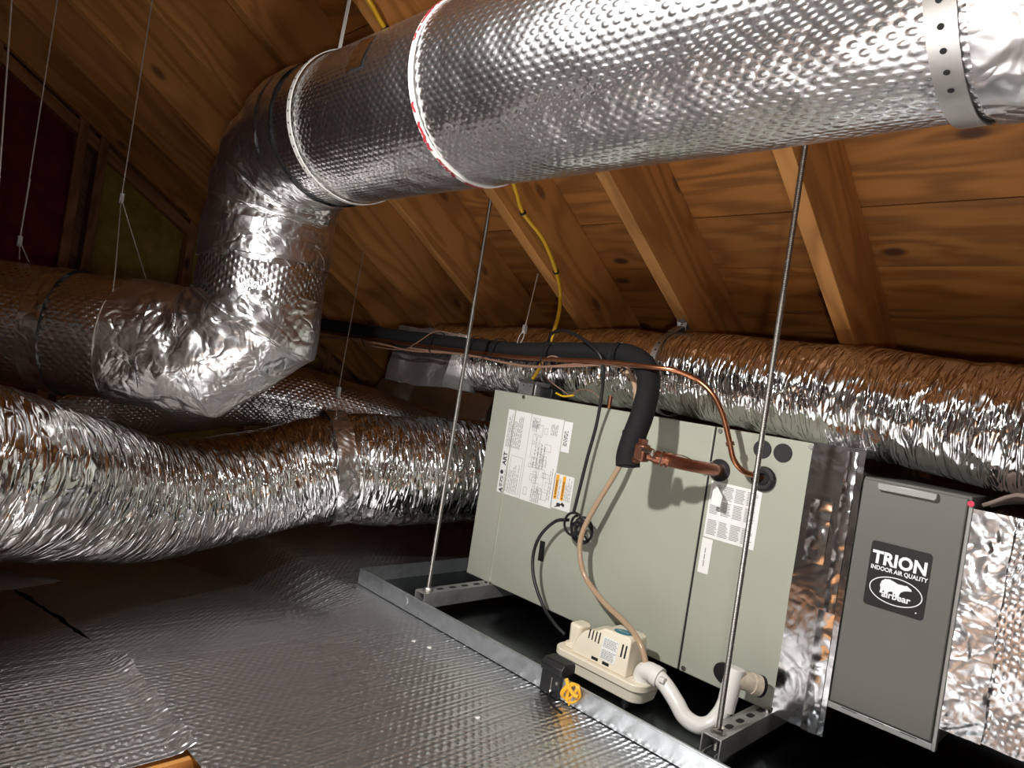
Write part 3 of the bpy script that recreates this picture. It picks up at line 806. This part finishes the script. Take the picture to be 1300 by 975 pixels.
obj('bear_emblem', bmb, 'badgeink', bg, smooth=False, weld=False)
obj('registered_mark', MB().disc((-.3285, yb, -.308), (0, -1, 0), .0014, .0002, 10), 'badgeink', bg, smooth=False)

# foil plenum right of the air cleaner
pr = thing('foil_plenum', (-.05, 1.75, -.5), 'bubble-foil wrapped plenum at the right edge, beside the air cleaner', 'plenum')
crumpled_box('wrap', (-.262, 1.492, -.492), (.42, 2.0, -.098), 'bubble2', .006, 41, pr, .012)
rows, uvs = [], []
for i in range(60):
    z = -.494+.40*i/59; row, ur = [], []
    for j in range(14):
        x = -.263+.062*j/13+.006*NZ.noise(V((0, z*12, 5)))*(j/13)
        row.append(V((x, 1.4845+.004*NZ.noise(V((x*30, z*22, 3)))+.002*NZ.noise(V((x*80, z*70, 3))), z))); ur.append((x, z))
    rows.append(row); uvs.append(ur)
obj('tape_strip', MB().grid(rows, uvs), 'tape', pr)
sc_ = thing('facing_scrap', (-.2, 1.56, -.09), 'folded dull brown scrap of facing lying on the right foil plenum', 'scrap')
rows, uvs = [], []
for i in range(16):
    row, ur = [], []
    for j in range(10):
        x = -.255+.016*i; yv = 1.50+.014*j; zz = -.084+.034*math.sin(PI*min(1, i/9))*(1-.5*j/9)+.007*NZ.noise(V((x*30, yv*30, 2)))
        row.append(V((x, yv, zz))); ur.append((x, yv))
    rows.append(row); uvs.append(ur)
o = obj('facing', MB().grid(rows, uvs), 'kraft', sc_); md = o.modifiers.new('thick', 'SOLIDIFY'); md.thickness = .006

# ================================================================== DRAIN PAN, STRUTS, RODS
PX0, PX1, PY0, PY1, PZB, PZT = -1.735, .35, 1.236, 2.12, -.6705, -.6255
dp = thing('drain_pan', (-.7, 1.68, PZB), 'long shallow galvanised drain pan under the air handler', 'drain pan')
box('pan_floor', (PX0, PY0, PZB-.0015), (PX1, PY1, PZB), 'pan', dp)
for nm, lo, hi in (('pan_lip', (PX0, PY0-.0015, PZB-.001), (PX1, PY0, PZT)), ('pan_lip', (PX0, PY1, PZB-.001), (PX1, PY1+.0015, PZT)),
                   ('pan_lip', (PX0-.0015, PY0, PZB-.001), (PX0, PY1, PZT)), ('pan_lip', (PX1, PY0, PZB-.001), (PX1+.0015, PY1, PZT))):
    box(nm, lo, hi, 'galv', dp)
obj('rolled_edge', MB().box((PX0, PY0-.003, PZT-.004), (PX1, PY0+.004, PZT+.0005)), 'galv', dp, smooth=True, bevel=.0015)
for x in (-1.50, -.945, -.30): obj('knockout', MB().disc((x, PY0-.0014, -.647), (0, -1, 0), .012, .0012, 20), 'galv', dp, bevel=.0006)
def strut(xc, y0, y1, zt, label):
    root = thing('strut_channel', (xc, (y0+y1)/2, zt-.0413), label, 'strut channel', 'struts under the air handler')
    h, t, lip = .0206, .0027, .0095
    prof = [(-h, -.0413), (-h, 0), (h, 0), (h, -.0413), (h-lip, -.0413), (h-lip, -.033), (h-lip+.002, -.033), (h-lip+.002, -.0413+t), (h-t, -.0413+t), (h-t, -t), (-h+t, -t), (-h+t, -.0413+t), (-h+lip-.002, -.0413+t), (-h+lip-.002, -.033), (-h+lip, -.033), (-h+lip, -.0413)]
    mb = MB(); n = len(prof)
    ys = (y0, y1); vv = [V((xc+a, y, zt+b)) for y in ys for a, b in prof]
    fsx = [(i, (i+1) % n, n+(i+1) % n, n+i) for i in range(n)]
    quads = [(0, 1, 10, 11), (1, 2, 9, 10), (2, 3, 8, 9), (3, 4, 7, 8), (4, 5, 6, 7), (11, 12, 15, 0), (12, 13, 14, 15)]
    for a in (0, n): fsx += [tuple(i+a for i in q) for q in quads]
    mb.add(vv, fsx, [[(vv[i].x, vv[i].y) for i in f] for f in fsx])
    obj('channel', mb, 'strut', root, smooth=False)
    y = y0+.058
    while y < 1.49:
        obj('slot', MB().prism(rrect_xy(xc-.0065, xc+.0065, y, y+.024, .006, zt), (0, 0, .0006)), 'shadowgap', root, smooth=False)
        y += .047
    obj('end_bolt', MB().disc((xc+.012, 1.488, zt), (0, 0, 1), .006, .008, 8), 'chrome', root, smooth=False)
    return root
def rrect_xy(x0, x1, y0, y1, r, z, seg=4):
    out = []
    for (cx_, cy_, a0) in ((x1-r, y1-r, 0), (x0+r, y1-r, PI/2), (x0+r, y0+r, PI), (x1-r, y0+r, 1.5*PI)):
        for k in range(seg+1): out.append(V((cx_+r*math.cos(a0+k*PI/2/seg), cy_+r*math.sin(a0+k*PI/2/seg), z)))
    return out
strut(-1.445, 1.2375, 2.06, UZ0, 'galvanised strut channel at the left end of the drain pan, foot of the left rod')
strut(-.581, 1.272, 2.06, UZ0, 'galvanised strut channel near the white drain tee, its open end facing out')
def rod(x, y, label):
    zt = ROOF0-TAN*y+.19; xt = x+(.030 if x > -1 else .008); yt = y-(.090 if x > -1 else 0)
    root = thing('hanging_rod', (x, y, UZ0-.03), label, 'rod', 'hanging rods of the air handler')
    t = 0; path = [V((x, y, UZ0-.035)), V((x, y, zt))]
    mb = MB(); n = int((zt-UZ0)/.0032)      # threads as fine ridges
    rows, uvs = [], []
    for i in range(n*2+1):
        z = UZ0-.035+(zt-UZ0+.035)*i/(n*2); r = .0057 if i % 2 else .0050
        fr_ = max(0, (z-UZ0)/(zt-UZ0)); xr = x+(xt-x)*fr_; yr = y+(yt-y)*fr_; rows.append([V((xr+r*math.cos(2*PI*j/10), yr+r*math.sin(2*PI*j/10), z)) for j in range(11)]); uvs.append([(j*.003, z) for j in range(11)])
    mb.grid(rows, uvs); obj('threaded_rod', mb, 'rod', root)
    obj('washer', MB().disc((x, y, UZ0), (0, 0, 1), .015, .002, 20), 'rod', root, smooth=False)
    obj('nut', MB().disc((x, y, UZ0+.002), (0, 0, 1), .0102, .009, 6), 'chrome', root, smooth=False)
    obj('nut', MB().disc((x, y, UZ0-.016), (0, 0, 1), .0102, .009, 6), 'chrome', root, smooth=False)
    obj('hanger_bracket', MB().box((xt-.008, yt-.018, zt-.03), (xt+.003, yt+.018, zt-.001)), 'strut', root, smooth=False)
rod(-1.443, 1.262, 'threaded rod hanging left of the air handler, its nut on the left strut')
rod(-.581, 1.297, 'threaded rod hanging in front of the instruction sheet and black plugs')

# ================================================================== CONDENSATE PUMP
pz = -.656
cp = thing('condensate_pump', (-.89, 1.385, pz), 'cream plastic condensate pump standing in the drain pan', 'pump')
def rprism(x0, x1, y0, y1, r, z0, z1, taper=0.0, rtop=0.0, seg=8):
    a = rrect_xy(x0+taper, x1-taper, y0+taper, y1-taper, r, z0, seg); b = rrect_xy(x0, x1, y0, y1, r, z1, seg); n = len(a)
    mb = MB(); vv = a+b; fs_ = [tuple(range(n-1, -1, -1)), tuple(range(n, 2*n))]+[(i, (i+1) % n, n+(i+1) % n, n+i) for i in range(n)]
    mb.add(vv, fs_, [[(vv[i].x, vv[i].y) for i in f] for f in fs_]); return mb
TX0, TX1, TY0, TY1 = -1.032, -.752, 1.330, 1.440
obj('tank', rprism(TX0+.004, TX1-.004, TY0+.004, TY1-.004, .030, pz, pz+.030, .006), 'cream', cp, bevel=.003)
obj('tank_lid', rprism(TX0, TX1, TY0, TY1, .034, pz+.028, pz+.046), 'cream', cp, bevel=.003)
zl = pz+.046
prof = [(-.978, zl)]
for k in range(9):
    a = PI/2*k/8; prof.append((-.978+.060*(1-math.cos(a))+.002, zl+.004+.064*math.sin(a)))
prof += [(-.892, zl+.082), (-.822, zl+.085), (-.812, zl+.078), (-.806, zl)]
y0, y1 = TY0+.012, TY1-.014
n = len(prof); vv = [V((a, y0+.012*((b-zl)/.085), b)) for a, b in prof]+[V((a, y1-.008*((b-zl)/.085), b)) for a, b in prof]
mbp = MB(); fs_ = [tuple(range(n)), tuple(range(2*n-1, n-1, -1))]+[((i+1) % n, i, n+i, n+(i+1) % n) for i in range(n)]
mbp.add(vv, fs_, [[(vv[i].x, vv[i].z) for i in f] for f in fs_])
obj('motor_cover', mbp, 'cream', cp, bevel=.005)
def yface(z): return y0+.012*((z-zl)/.085)
mbs = MB()
obj('switch_housing', rprism(-1.012, -.972, TY0+.030, TY1-.030, .013, zl, zl+.058, .002), 'cream', cp, bevel=.006)
obj('housing_collar', rprism(-1.018, -.966, TY0+.024, TY1-.024, .016, zl, zl+.009), 'cream', cp, bevel=.002)
def slotbox(x0, x1, z0, z1):
    m = MB(); yy0, yy1 = yface(z0)-.0008, yface(z1)-.0008
    m.prism([V((x0, yy0, z0)), V((x1, yy0, z0)), V((x1, yy1, z1)), V((x0, yy1, z1))], (0, .003, 0)); obj('vent_slot', m, 'shadowgap', cp, smooth=False)
for k in range(4): slotbox(-.935+k*.0105, -.9315+k*.0105, zl+.046-k*.0008, zl+.066+k*.0008)
for k in range(2): slotbox(-.833+k*.0105, -.8285+k*.0105, zl+.038, zl+.066)
for x in (-.912, -.878): slotbox(x, x+.020, zl+.006, zl+.0125)
lbm = MB(); lbm.prism([V((-.890, yface(zl+.016)-.0010, zl+.016)), V((-.843, yface(zl+.016)-.0010, zl+.016)), V((-.843, yface(zl+.066)-.0010, zl+.066)), V((-.890, yface(zl+.066)-.0010, zl+.066))], (0, .001, 0))
pl_ = obj('pump_label', lbm, 'paper', cp, smooth=False)
mbx = MB()
for (za, zb) in ((.044, .062), (.019, .038)):
    z = za
    while z < zb:
        x = -.886
        while x < -.850:
            e = x+random.uniform(.003, .009); q = [V((x, yface(zl+z)-.0016, zl+z)), V((e, yface(zl+z)-.0016, zl+z)), V((e, yface(zl+z+.0016)-.0016, zl+z+.0016)), V((x, yface(zl+z+.0016)-.0016, zl+z+.0016))]
            mbx.poly(q); x = e+.0016
        z += .0034
obj('small_print', mbx, 'print', pl_, smooth=False, weld=False)
tcx, tcy = -.850, (y0+y1)/2-.012
def ztop(x): return zl+.082+.003*((x+.892)/.07)+.0006
obj('oval_sticker', MB().prism([V((tcx+.026*math.cos(2*PI*k/28), tcy+.017*math.sin(2*PI*k/28), ztop(tcx+.026*math.cos(2*PI*k/28)))) for k in range(28)], (0, 0, .0006)), 'teal', cp, smooth=False)
mbx = MB()
for k in range(8): x = tcx-.017+k*.0042; mbx.poly([V((x, tcy-.001, ztop(x)+.0009)), V((x+.003, tcy-.001, ztop(x)+.0009)), V((x+.003, tcy+.0014, ztop(x)+.0009)), V((x, tcy+.0014, ztop(x)+.0009))])
obj('sticker_print', mbx, 'badgeink', cp, smooth=False, weld=False)
for fx_ in (-1.0, -.80):
    for fy_ in (1.352, 1.418): obj('rubber_foot', MB().disc((fx_, fy_, PZB), (0, 0, 1), .011, pz-PZB+.001, 14), 'black', cp)
obj('hose_barb', MB().disc((-.788, 1.415, zl), (0, 0, 1), .0085, .028, 14), 'black', cp)

for ch in cp.children_recursive:      # the pump is a little shorter than first laid out
    for vx in ch.data.vertices: vx.co.x = (vx.co.x+.142)*.925-.150
# white drain hose, elbow and tee
dh = thing('drain_hose', (-.70, 1.38, pz), 'white PVC elbow and bent hose running from the pump to the drain tee', 'pipe')
eb_ = [V((-.806, 1.372, zl-.004)), V((-.806, 1.371, zl+.010)), V((-.800, 1.369, zl+.023)), V((-.784, 1.366, zl+.029)), V((-.760, 1.363, zl+.027))]
obj('elbow', sweep(spline(eb_, 6), .0205, 20), 'white', dh)
obj('elbow_rim', sweep([eb_[-1]+V((-.012, 0, .001)), eb_[-1]+V((.003, 0, -.001))], .0228, 20), 'white', dh)
hosep = [eb_[-1], V((-.712, 1.362, zl+.022)), V((-.688, 1.356, zl-.008)), V((-.668, 1.350, zl-.022)), V((-.640, 1.352, zl-.030)), V((-.612, 1.370, zl-.022)), V((-.600, 1.385, zl+.010)), V((-.597, 1.392, zl+.040))]
hosep = [eb_[-1], V((-.735, 1.358, zl+.017)), V((-.706, 1.354, zl-.002)), V((-.682, 1.352, zl-.021)), V((-.655, 1.358, zl-.028)), V((-.634, 1.372, zl-.020)), V((-.622, 1.386, zl+.004)), V((-.617, 1.393, zl+.027))]
obj('hose', sweep(spline(hosep, 8), .0172, 18), 'white', dh)
obj('hose_clamp', MB().box((-.748, 1.336, zl+.029), (-.734, 1.350, zl+.039)), 'white', dh, bevel=.002)
dtee = thing('drain_tee', (-.617, 1.40, zl), 'stained white PVC drain tee behind the right rod', 'pipe fitting')
tb = V((-.617, 1.393, zl+.012)); tt = V((-.613, 1.405, zl+.100))
obj('tee_body', sweep([tb, tb.lerp(tt, .25), tb.lerp(tt, .26), tb.lerp(tt, .99), tt], table([0, .5, .51, 1], [.0185, .019, .0205, .0185]), 20), 'white', dtee)
br0 = tb.lerp(tt, .78)
obj('tee_branch', sweep([br0, br0+V((.020, .028, -.008)), br0+V((.030, .042, -.012))], .019, 18), 'dirty', dtee)
obj('branch_rim', sweep([br0+V((.024, .034, -.010)), br0+V((.034, .048, -.0135))], .0215, 18), 'dirty', dtee)
obj('rubber_band', sweep([br0+V((.035, .049, -.0138)), br0+V((.038, .053, -.015))], .0225, 18), 'black', dtee)

# float switch clipped on the pan lip
fsw = thing('float_switch', (-.94, 1.236, -.66), 'black float switch clipped over the front lip of the drain pan', 'switch')
box('front_plate', (-.975, 1.226, -.672), (-.918, 1.2345, -.620), 'black', fsw, .0015)
obj('cap', MB().prism([V((-.978, 1.222, -.622)), V((-.978, 1.222, -.608)), V((-.978, 1.232, -.596)), V((-.978, 1.266, -.596)), V((-.978, 1.270, -.604)), V((-.978, 1.270, -.622))], (.063, 0, 0)), 'black', fsw, bevel=.003)
box('adjust_slot', (-.944, 1.2252, -.667), (-.941, 1.2262, -.632), 'chrome', fsw)
obj('screw', MB().disc((-.927, 1.2262, -.639), (0, -1, 0), .004, .002, 10), 'chrome', fsw)
box('float', (-.966, 1.245, PZB+.002), (-.930, 1.275, -.622), 'black', fsw, .003)
cw_ = [az(708, 882, FLOOR+.05)]
blk = [V((-.936, 1.224, -.662)), V((-.934, 1.215, -.663)), V((-.925, 1.200, FLOOR+.004)), V((-.905, 1.185, FLOOR+.002)), V((-.878, 1.175, FLOOR+.003)), V((-.862, 1.172, FLOOR+.003))]
obj('lead', sweep(spline(blk, 6), .0028, 8), 'black', fsw)
yc = thing('wire_coil', (-.888, 1.225, -.66), 'bundle of coiled yellow wire beside the black float switch', 'wire')
random.seed(12); cpts = []
for k in range(56):
    a = 2*PI*k/9.3
    cpts.append(V((-.884+.017*math.cos(a)+.008*math.sin(k*.31), 1.224+.004*math.sin(k*1.7), -.640+.019*math.sin(a)+.010*math.cos(a))))
obj('loops', sweep(spline(cpts, 4), .0020, 6), 'coil', yc)
obj('wrap', sweep(spline([V((-.900, 1.221, -.616)), V((-.888, 1.2175, -.628)), V((-.872, 1.2175, -.638)), V((-.862, 1.220, -.639))], 6), .0042, 8), 'coil', yc)
obj('tail', sweep(spline([V((-.882, 1.224, -.655)), V((-.880, 1.219, -.661)), V((-.878, 1.214, FLOOR+.004))], 5), .002, 6), 'coil', yc)

# ================================================================== PIPES, CORDS AND CABLES
sl = thing('suction_line', (-1.2, 1.44, -.2), 'thick black insulated pipe bending down in front of the air handler panel', 'pipe')
LY = 1.435
insp = [ay(330, 402, 1.46), ay(405, 412, 1.455), ay(520, 430, LY), ay(640, 445, LY), ay(700, 447, LY), ay(760, 448, LY)]
insp += [ay(798, 451, LY-.005), ay(820, 466, LY-.03), ay(823, 492, 1.375), ay(817, 520, 1.35), ay(806, 552, 1.33), ay(798, 577, 1.318), ay(797, 592, 1.315)]
def rins(t): return .0275 if t > .35 else .0275
obj('insulation', sweep(spline(insp, 10), .0272, 24, True, bumpy(.0012, 1.2, 20, 3)), 'rubber', sl)
obj('insulation_joint', sweep([ay(806, 551, 1.331), ay(804.5, 555, 1.33)], .0288, 24), 'rubber', sl)
obj('insulation_end', MB().disc(insp[-1]+V((0, -.004, -.0005)), (insp[-1]-insp[-2]), .020, .0012, 20), 'shadowgap', sl, smooth=False)
cpy = [V((-.763, UY, -.124)), V((-.763, 1.475, -.124)), ay(905, 596, 1.445), ay(888, 593, 1.40), ay(868, 589, 1.365), ay(850, 584.5, 1.34), ay(842, 582.5, 1.332)]
VP_ = ay(838, 582, 1.328); VD = (cpy[-1]-cpy[-2]).normalized()
IE = ay(799, 590, 1.315)
obj('copper_pipe', sweep(spline(cpy, 8), .0140, 20), 'copper', sl)
for (a, b, r) in ((-.018, -.013, .0168), (-.008, -.002, .0172), (.004, .010, .0160)): obj('pipe_bead', sweep([VP_+VD*a, VP_+VD*b], r, 18), 'copper', sl)
obj('reducer', sweep([VP_, VP_+VD*.012, VP_+VD*.018, VP_+VD*.03], table([0, .4, .6, 1], [.0150, .0150, .0115, .0115]), 18), 'bronze', sl)
VB = VP_+VD*.040
obj('valve_body', MB().box(VB-V((.015, .014, .017)), VB+V((.013, .014, .022))), 'bronze', sl, bevel=.005)
obj('valve_stem', sweep([VB+V((-.002, 0, .018)), VB+V((-.002, 0, .033))], .011, 6), 'bronze', sl)
obj('valve_port', sweep([VB+V((.008, -.008, .012)), VB+V((.034, -.010, .008))], .0085, 6), 'chrome', sl)
obj('pipe_into_insulation', sweep(spline([VB, VB.lerp(IE, .5), IE+V((0, 0, .012))], 5), .0105, 16), 'bronze', sl)
obj('sensor_wire', sweep(spline([VB+V((.03, -.012, .006)), ay(850, 576, 1.32), ay(868, 579, 1.335), ay(882, 586, 1.37)], 6), .0011, 6), 'copper2', sl)
obj('tag_wire', sweep([ay(899, 595, 1.43)+V((.006*math.sin(a), .017*math.cos(a), .017*math.sin(a))) for a in [2*PI*k/20 for k in range(21)]], .001, 5), 'steelwire', sl)
tgw = thing('paper_tag', (-.765, 1.43, -.2), 'small white paper tag hung on a wire from the copper pipe, over the instruction sheet', 'tag')
tq = [ay(907, 610, 1.47), ay(917, 630, 1.465), ay(914, 644, 1.462), ay(902, 640, 1.465)]
obj('card', MB().prism(tq, (0, .0006, 0)), 'paper', tgw, smooth=False)
obj('tie', sweep(spline([ay(900, 604, 1.43), ay(904, 608, 1.45), ay(908, 613, 1.469)], 4), .0008, 5), 'steelwire', tgw)

def run_px(pts, r, seg=8, n=8):
    return sweep(spline([ay(*p) for p in pts], n), r, seg)
ll = thing('liquid_line', (-1.2, 1.41, -.1), 'thin copper pipe below the black insulated one, curving down into the right grommet', 'pipe')
obj('copper_tube', run_px([(330, 410, 1.44), (405, 420.5, 1.43), (520, 437, 1.405), (640, 452, 1.40), (700, 456, 1.395), (760, 459, 1.375), (800, 463, 1.362), (825, 466, 1.360), (855, 470, 1.372), (884, 482, 1.40), (905, 501, 1.41), (918, 528, 1.42), (926, 560, 1.425), (931, 582, 1.43), (942, 597, 1.445), (956, 603, 1.47), (968, 606.5, 1.497)], .0062, 12, 10), 'copper2', ll)
obj('joint_ring', sweep([ay(931, 562, 1.426), ay(931.7, 566, 1.427)], .0095, 14), 'bronze', ll) if False else obj('joint_ring', sweep([ay(926.5, 561, 1.4253), ay(927.5, 566, 1.4263)], .0092, 14), 'bronze', ll)
for nm, pts, lab in (('control_wire', [(330, 420, 1.43), (405, 428, 1.42), (440, 430, 1.40), (485, 437, 1.395), (520, 445, 1.395), (580, 449, 1.395), (640, 460, 1.395), (680, 466, 1.39), (740, 462, 1.39), (790, 464, 1.40), (803, 478, 1.43)], 'brown control wires sagging just under the thin copper pipe'),
                     ('control_wire', [(330, 424, 1.43), (405, 426, 1.42), (455, 432, 1.405), (470, 439, 1.40), (510, 444, 1.40), (528, 436, 1.40), (553, 421, 1.41), (580, 425, 1.42), (600, 429, 1.43)], 'single pale wire arching above the black insulated pipe left of the rod'),
                     ('control_wire', [(520, 442, 1.40), (600, 452, 1.39), (660, 464, 1.39), (720, 465, 1.385), (770, 463, 1.385), (788, 466, 1.40)], 'lower brown wire tied along the pipes, nearest the junction box')):
    tag(obj(nm, run_px(pts, .0033 if 'single' not in lab else .0018, 8, 8), 'wire'), lab, 'wire')
# cable ties holding the bundle
for (px, py) in ((471, 428), (556, 437), (605, 443), (634, 447), (699, 455), (785, 455)):
    c = ay(px, py, 1.418); tang = (ay(px+10, py+1.2, 1.418)-ay(px-10, py-1.2, 1.418)).normalized()
    obj('cable_tie', hoop(c, tang, .0395, .005, .0012, n=28), 'black', sl)
# thin wires looping over to the cabinet top
tag(obj('thermostat_wire', run_px([(718, 458, 1.41), (701, 452, 1.39), (691, 458, 1.40), (689, 472, 1.43), (700, 485, 1.47), (716, 497, 1.50), (725, 504, 1.515)], .0018, 6), 'wire'), 'brown thermostat wire looping from the pipes down to the cabinet top', 'wire')
tag(obj('thermostat_wire', run_px([(725, 503, 1.515), (735, 495, 1.50), (750, 496, 1.49), (761, 505, 1.503)], .0018, 6), 'wire'), 'short brown wire arching on the cabinet top beside the black cord', 'wire')
tag(obj('pipe_stub', sweep([V((-1.128, 1.53, UZ1)), V((-1.128, 1.53, UZ1+.035))], .006, 12), 'copper'), 'short copper stub standing on the cabinet top behind the black cord', 'pipe')

# black power cord with its coil
pcx = thing('power_cord', (-1.15, 1.45, -.4), 'black power cord hanging down the air handler with a coil half way', 'cord')
cordp = [(703, 470, 1.488), (697, 442, 1.484), (700, 424, 1.455), (718, 420, 1.415), (742, 432, 1.385), (761, 450, 1.375), (766, 470, 1.39), (764, 500, 1.43), (757, 540, 1.46), (746, 580, 1.46), (736, 620, 1.455), (728, 652, 1.45)]
obj('cord', run_px(cordp, .0046, 10), 'black', pcx)
coil_c = ay(734, 671, 1.448); cr = []
for k in range(84):
    a = 2*PI*k/17+1.9; rad = .026+.008*math.sin(k*.23)
    cr.append(coil_c+V((rad*math.cos(a)+.008*math.sin(k*.11), .012*math.sin(k*.13), rad*math.sin(a)+.007*math.cos(k*.17))))
obj('coil', sweep(spline(cr, 3), .0034, 8), 'black', pcx)
obj('cord', run_px([(722, 660, 1.45), (705, 662, 1.445), (686, 680, 1.435), (677, 705, 1.43), (678, 735, 1.42), (690, 770, 1.41), (704, 792, 1.40), (717, 806, 1.40)], .0046, 10), 'black', pcx)
tgp = [ay(686, 686, 1.494), ay(692, 688, 1.494), ay(689, 713, 1.494), ay(682.5, 711, 1.494)]
ct_ = obj('cord_tag', MB().prism(tgp, (0, .001, 0)), 'black', pcx, smooth=False); ct_['label'] = 'narrow black tag behind the cord'
obj('coil_tie', hoop(coil_c+V((.020, 0, -.020)), (1, 0, 1), .012, .006, .001, n=16), 'black', pcx)
# tan tubing
vt = thing('vinyl_tube', (-1.05, 1.42, -.4), 'tan vinyl drain tube curving from behind the black insulation down to the pump', 'tube')
obj('tube', run_px([(789, 470, 1.462), (800, 476, 1.462), (807, 495, 1.46), (806, 530, 1.45), (797, 570, 1.45), (782, 600, 1.44), (760, 636, 1.43), (741, 672, 1.425), (736, 700, 1.42), (743, 732, 1.42), (766, 764, 1.41), (793, 790, 1.39), (811, 814, 1.372), (819, 838, 1.366), (820, 856, 1.368)], .0068, 14), 'tube', vt)

# yellow cable and junction box
jb = thing('junction_box', (-1.36, 1.53, UZ1), 'small grey metal junction box on top of the air handler', 'junction box')
ja, jc = ay(658, 497, 1.515), ay(683, 481, 1.515)
box('box', (ja.x, 1.512, UZ1), (jc.x, 1.572, UZ1+.040), 'boxmetal', jb, .002)
box('cover', (ja.x-.001, 1.510, UZ1+.034), (jc.x+.001, 1.574, UZ1+.0425), 'boxmetal', jb, .001)
for t in (.3, .7): obj('screw_hole', MB().disc((ja.x+(jc.x-ja.x)*t, 1.5118, UZ1+.027), (0, -1, 0), .0026, .0006, 10), 'shadowgap', jb, smooth=False)
box('flange', (jc.x-.010, 1.510, UZ1), (jc.x-.003, 1.5125, UZ1+.034), 'chrome', jb)
box('transformer', (jc.x+.004, 1.53, UZ1), (jc.x+.05, 1.575, UZ1+.030), 'black', jb, .002)
yl = thing('yellow_cable', (-1.2, 1.2, .2), 'yellow electrical cable running down the rafters to the grey junction box', 'cable')
yp = [aroof(455, -14, .012), aroof(470, 3, .012), aroof(489, 36, .012), aroof(520, 72, .012), aroof(600, 170, .012), aroof(645, 222, .012), aroof(655, 243, .014), aroof(664, 270, .016), aroof(690, 305, .018), aroof(706, 345, .018), ay(711, 372, 1.53), ay(709, 400, 1.515), ay(699, 432, 1.495), ay(692, 450, 1.49), ay(683, 470, 1.505), ay(677, 480, 1.525)]
obj('cable', sweep(spline(yp, 10), .0055, 10), 'yellow', yl)
for k in (2, 7, 9):
    tg_ = (yp[k+1]-yp[k-1]).normalized(); obj('cable_tie', hoop(yp[k], tg_, .0068, .006, .002, n=16), 'black', yl)
tag(obj('thermostat_wire', run_px([(706, 499, 1.52), (715, 503, 1.515), (728, 502, 1.51)], .003, 6), 'yellow'), 'short yellow wire end lying on the cabinet top', 'wire')

# hanger wires
def hanger(label, top, mid, legs, group=None):
    root = thing('hanger_wire', mid, label, 'wire', group)
    obj('strand', sweep([top, mid], .0016, 6), 'steelwire', root)
    obj('crimp', MB().box(mid-V((.005, .005, .013)), mid+V((.005, .005, .013))), 'crimp', root, smooth=False)
    for l in legs: obj('strand', sweep(spline(l, 6), .0014, 6), 'steelwire', root)
    return root
ldir = dl
def lowpt(px, py, dep): return ad(px, py, dep)
# the wire that loops round the lower run at pixel column 160
s_at = min(range(len(lr)), key=lambda i: abs(((lr[i].dot(RGT)/lr[i].dot(FWD))*FPX+650)-158))
c2 = lr[s_at]; side = dl.cross(V((0, 0, 1))).normalized()
if side.dot(FWD) > 0: side = -side        # towards the viewer
m2 = ad(154, 252, c2.dot(FWD)); t2 = V((m2.x, m2.y, ROOF0-TAN*m2.y+.04))
def ringp(c, a): return c+side*((DR+.004)*math.sin(a))+V((0, 0, (DR+.004)*math.cos(a)))
hanger('wire with a crimp looped round the lower duct run, before the yellow insulation', t2, m2,
       [[m2, ringp(c2, -.75)], [m2, ringp(c2, .72)]+[ringp(c2, .72+k*.3) for k in range(1, 9)]])
s3 = min(range(len(lr)), key=lambda i: abs(((lr[i].dot(RGT)/lr[i].dot(FWD))*FPX+650)-14)); c3 = lr[s3]
m3 = ad(25, 306, c3.dot(FWD)); t3 = V((m3.x, m3.y, ROOF0-TAN*m3.y+.04))
hw3 = hanger('wire with a crimp just above the lower duct run, second from the left edge', t3, m3, [[m3, ringp(c3, -.12)], [m3, ringp(c3, .12)]])
obj('strand', sweep([m3, m3+V((.012, .0, .16))], .0013, 6), 'steelwire', hw3)
c4 = c3+dl*.15
m4a, m4b = ad(17, -30, 1.62), ad(-8, 330, 1.66)
tw = thing('hanger_wire', m4b, 'bare wire at the very left edge of the picture', 'wire')
tp4 = V((m4a.x, m4a.y, m4a.z)); dd4 = (m4a-m4b).normalized()
kk = (ROOF0-m4a.z-TAN*m4a.y)/(dd4.z+TAN*dd4.y)
obj('strand', sweep([m4a+dd4*kk, m4b], .0020, 6), 'steelwire', tw)
# short hanger with a turnbuckle over the pipe bundle
ts = aroof(683, 347); tm = ay(666, 418, ts.y-.03); te = ay(655, 444, ts.y-.07)
hanger('short wire with a crimp from a rafter to the pipes, left of the yellow cable', ts, tm, [[tm, ay(664, 430, ts.y-.05), te], [tm, ay(659, 428, ts.y-.05), te]])
# scraps on the foil floor
random.seed(5)
for (px, py, lab) in ((525, 815, 'tiny white scrap on the foil floor, nearest the drain pan'), (606, 912, 'tiny white scrap on the foil floor, at the bottom of the picture'), (545, 823, 'small pale scrap on the foil floor, second left of the drain pan')):
    p = az(px, py, FLOOR+.006); m = MB()
    m.prism([p+V((random.uniform(.003, .007)*math.cos(a), random.uniform(.003, .007)*math.sin(a), random.uniform(0, .002))) for a in (0, 1.2, 2.4, 3.6, 5)], (0, 0, .0015))
    tag(obj('scrap', m, 'scrap', smooth=False), lab, 'scrap')
fsd = MB(); rows, uvs = [], []
A_, B_, C_ = az(-40, 715, FLOOR+.02), az(80, 738, FLOOR+.02), az(-40, 757, FLOOR+.02)
for i in range(14):
    row, ur = [], []
    for j in range(8):
        u, v_ = i/13, j/7; p = A_.lerp(B_, u)*(1-v_)+C_.lerp(B_, u)*v_
        row.append(p+V((0, 0, .012*math.sin(PI*v_)*(1-u)+.003*NZ.noise(p*20)))); ur.append((p.x, p.y))
    rows.append(row); uvs.append(ur)
tag(obj('plastic_sheet', fsd.grid(rows, uvs), 'kraft'), 'dull grey flap lying on the floor under the flexible duct at the left edge', 'sheet')
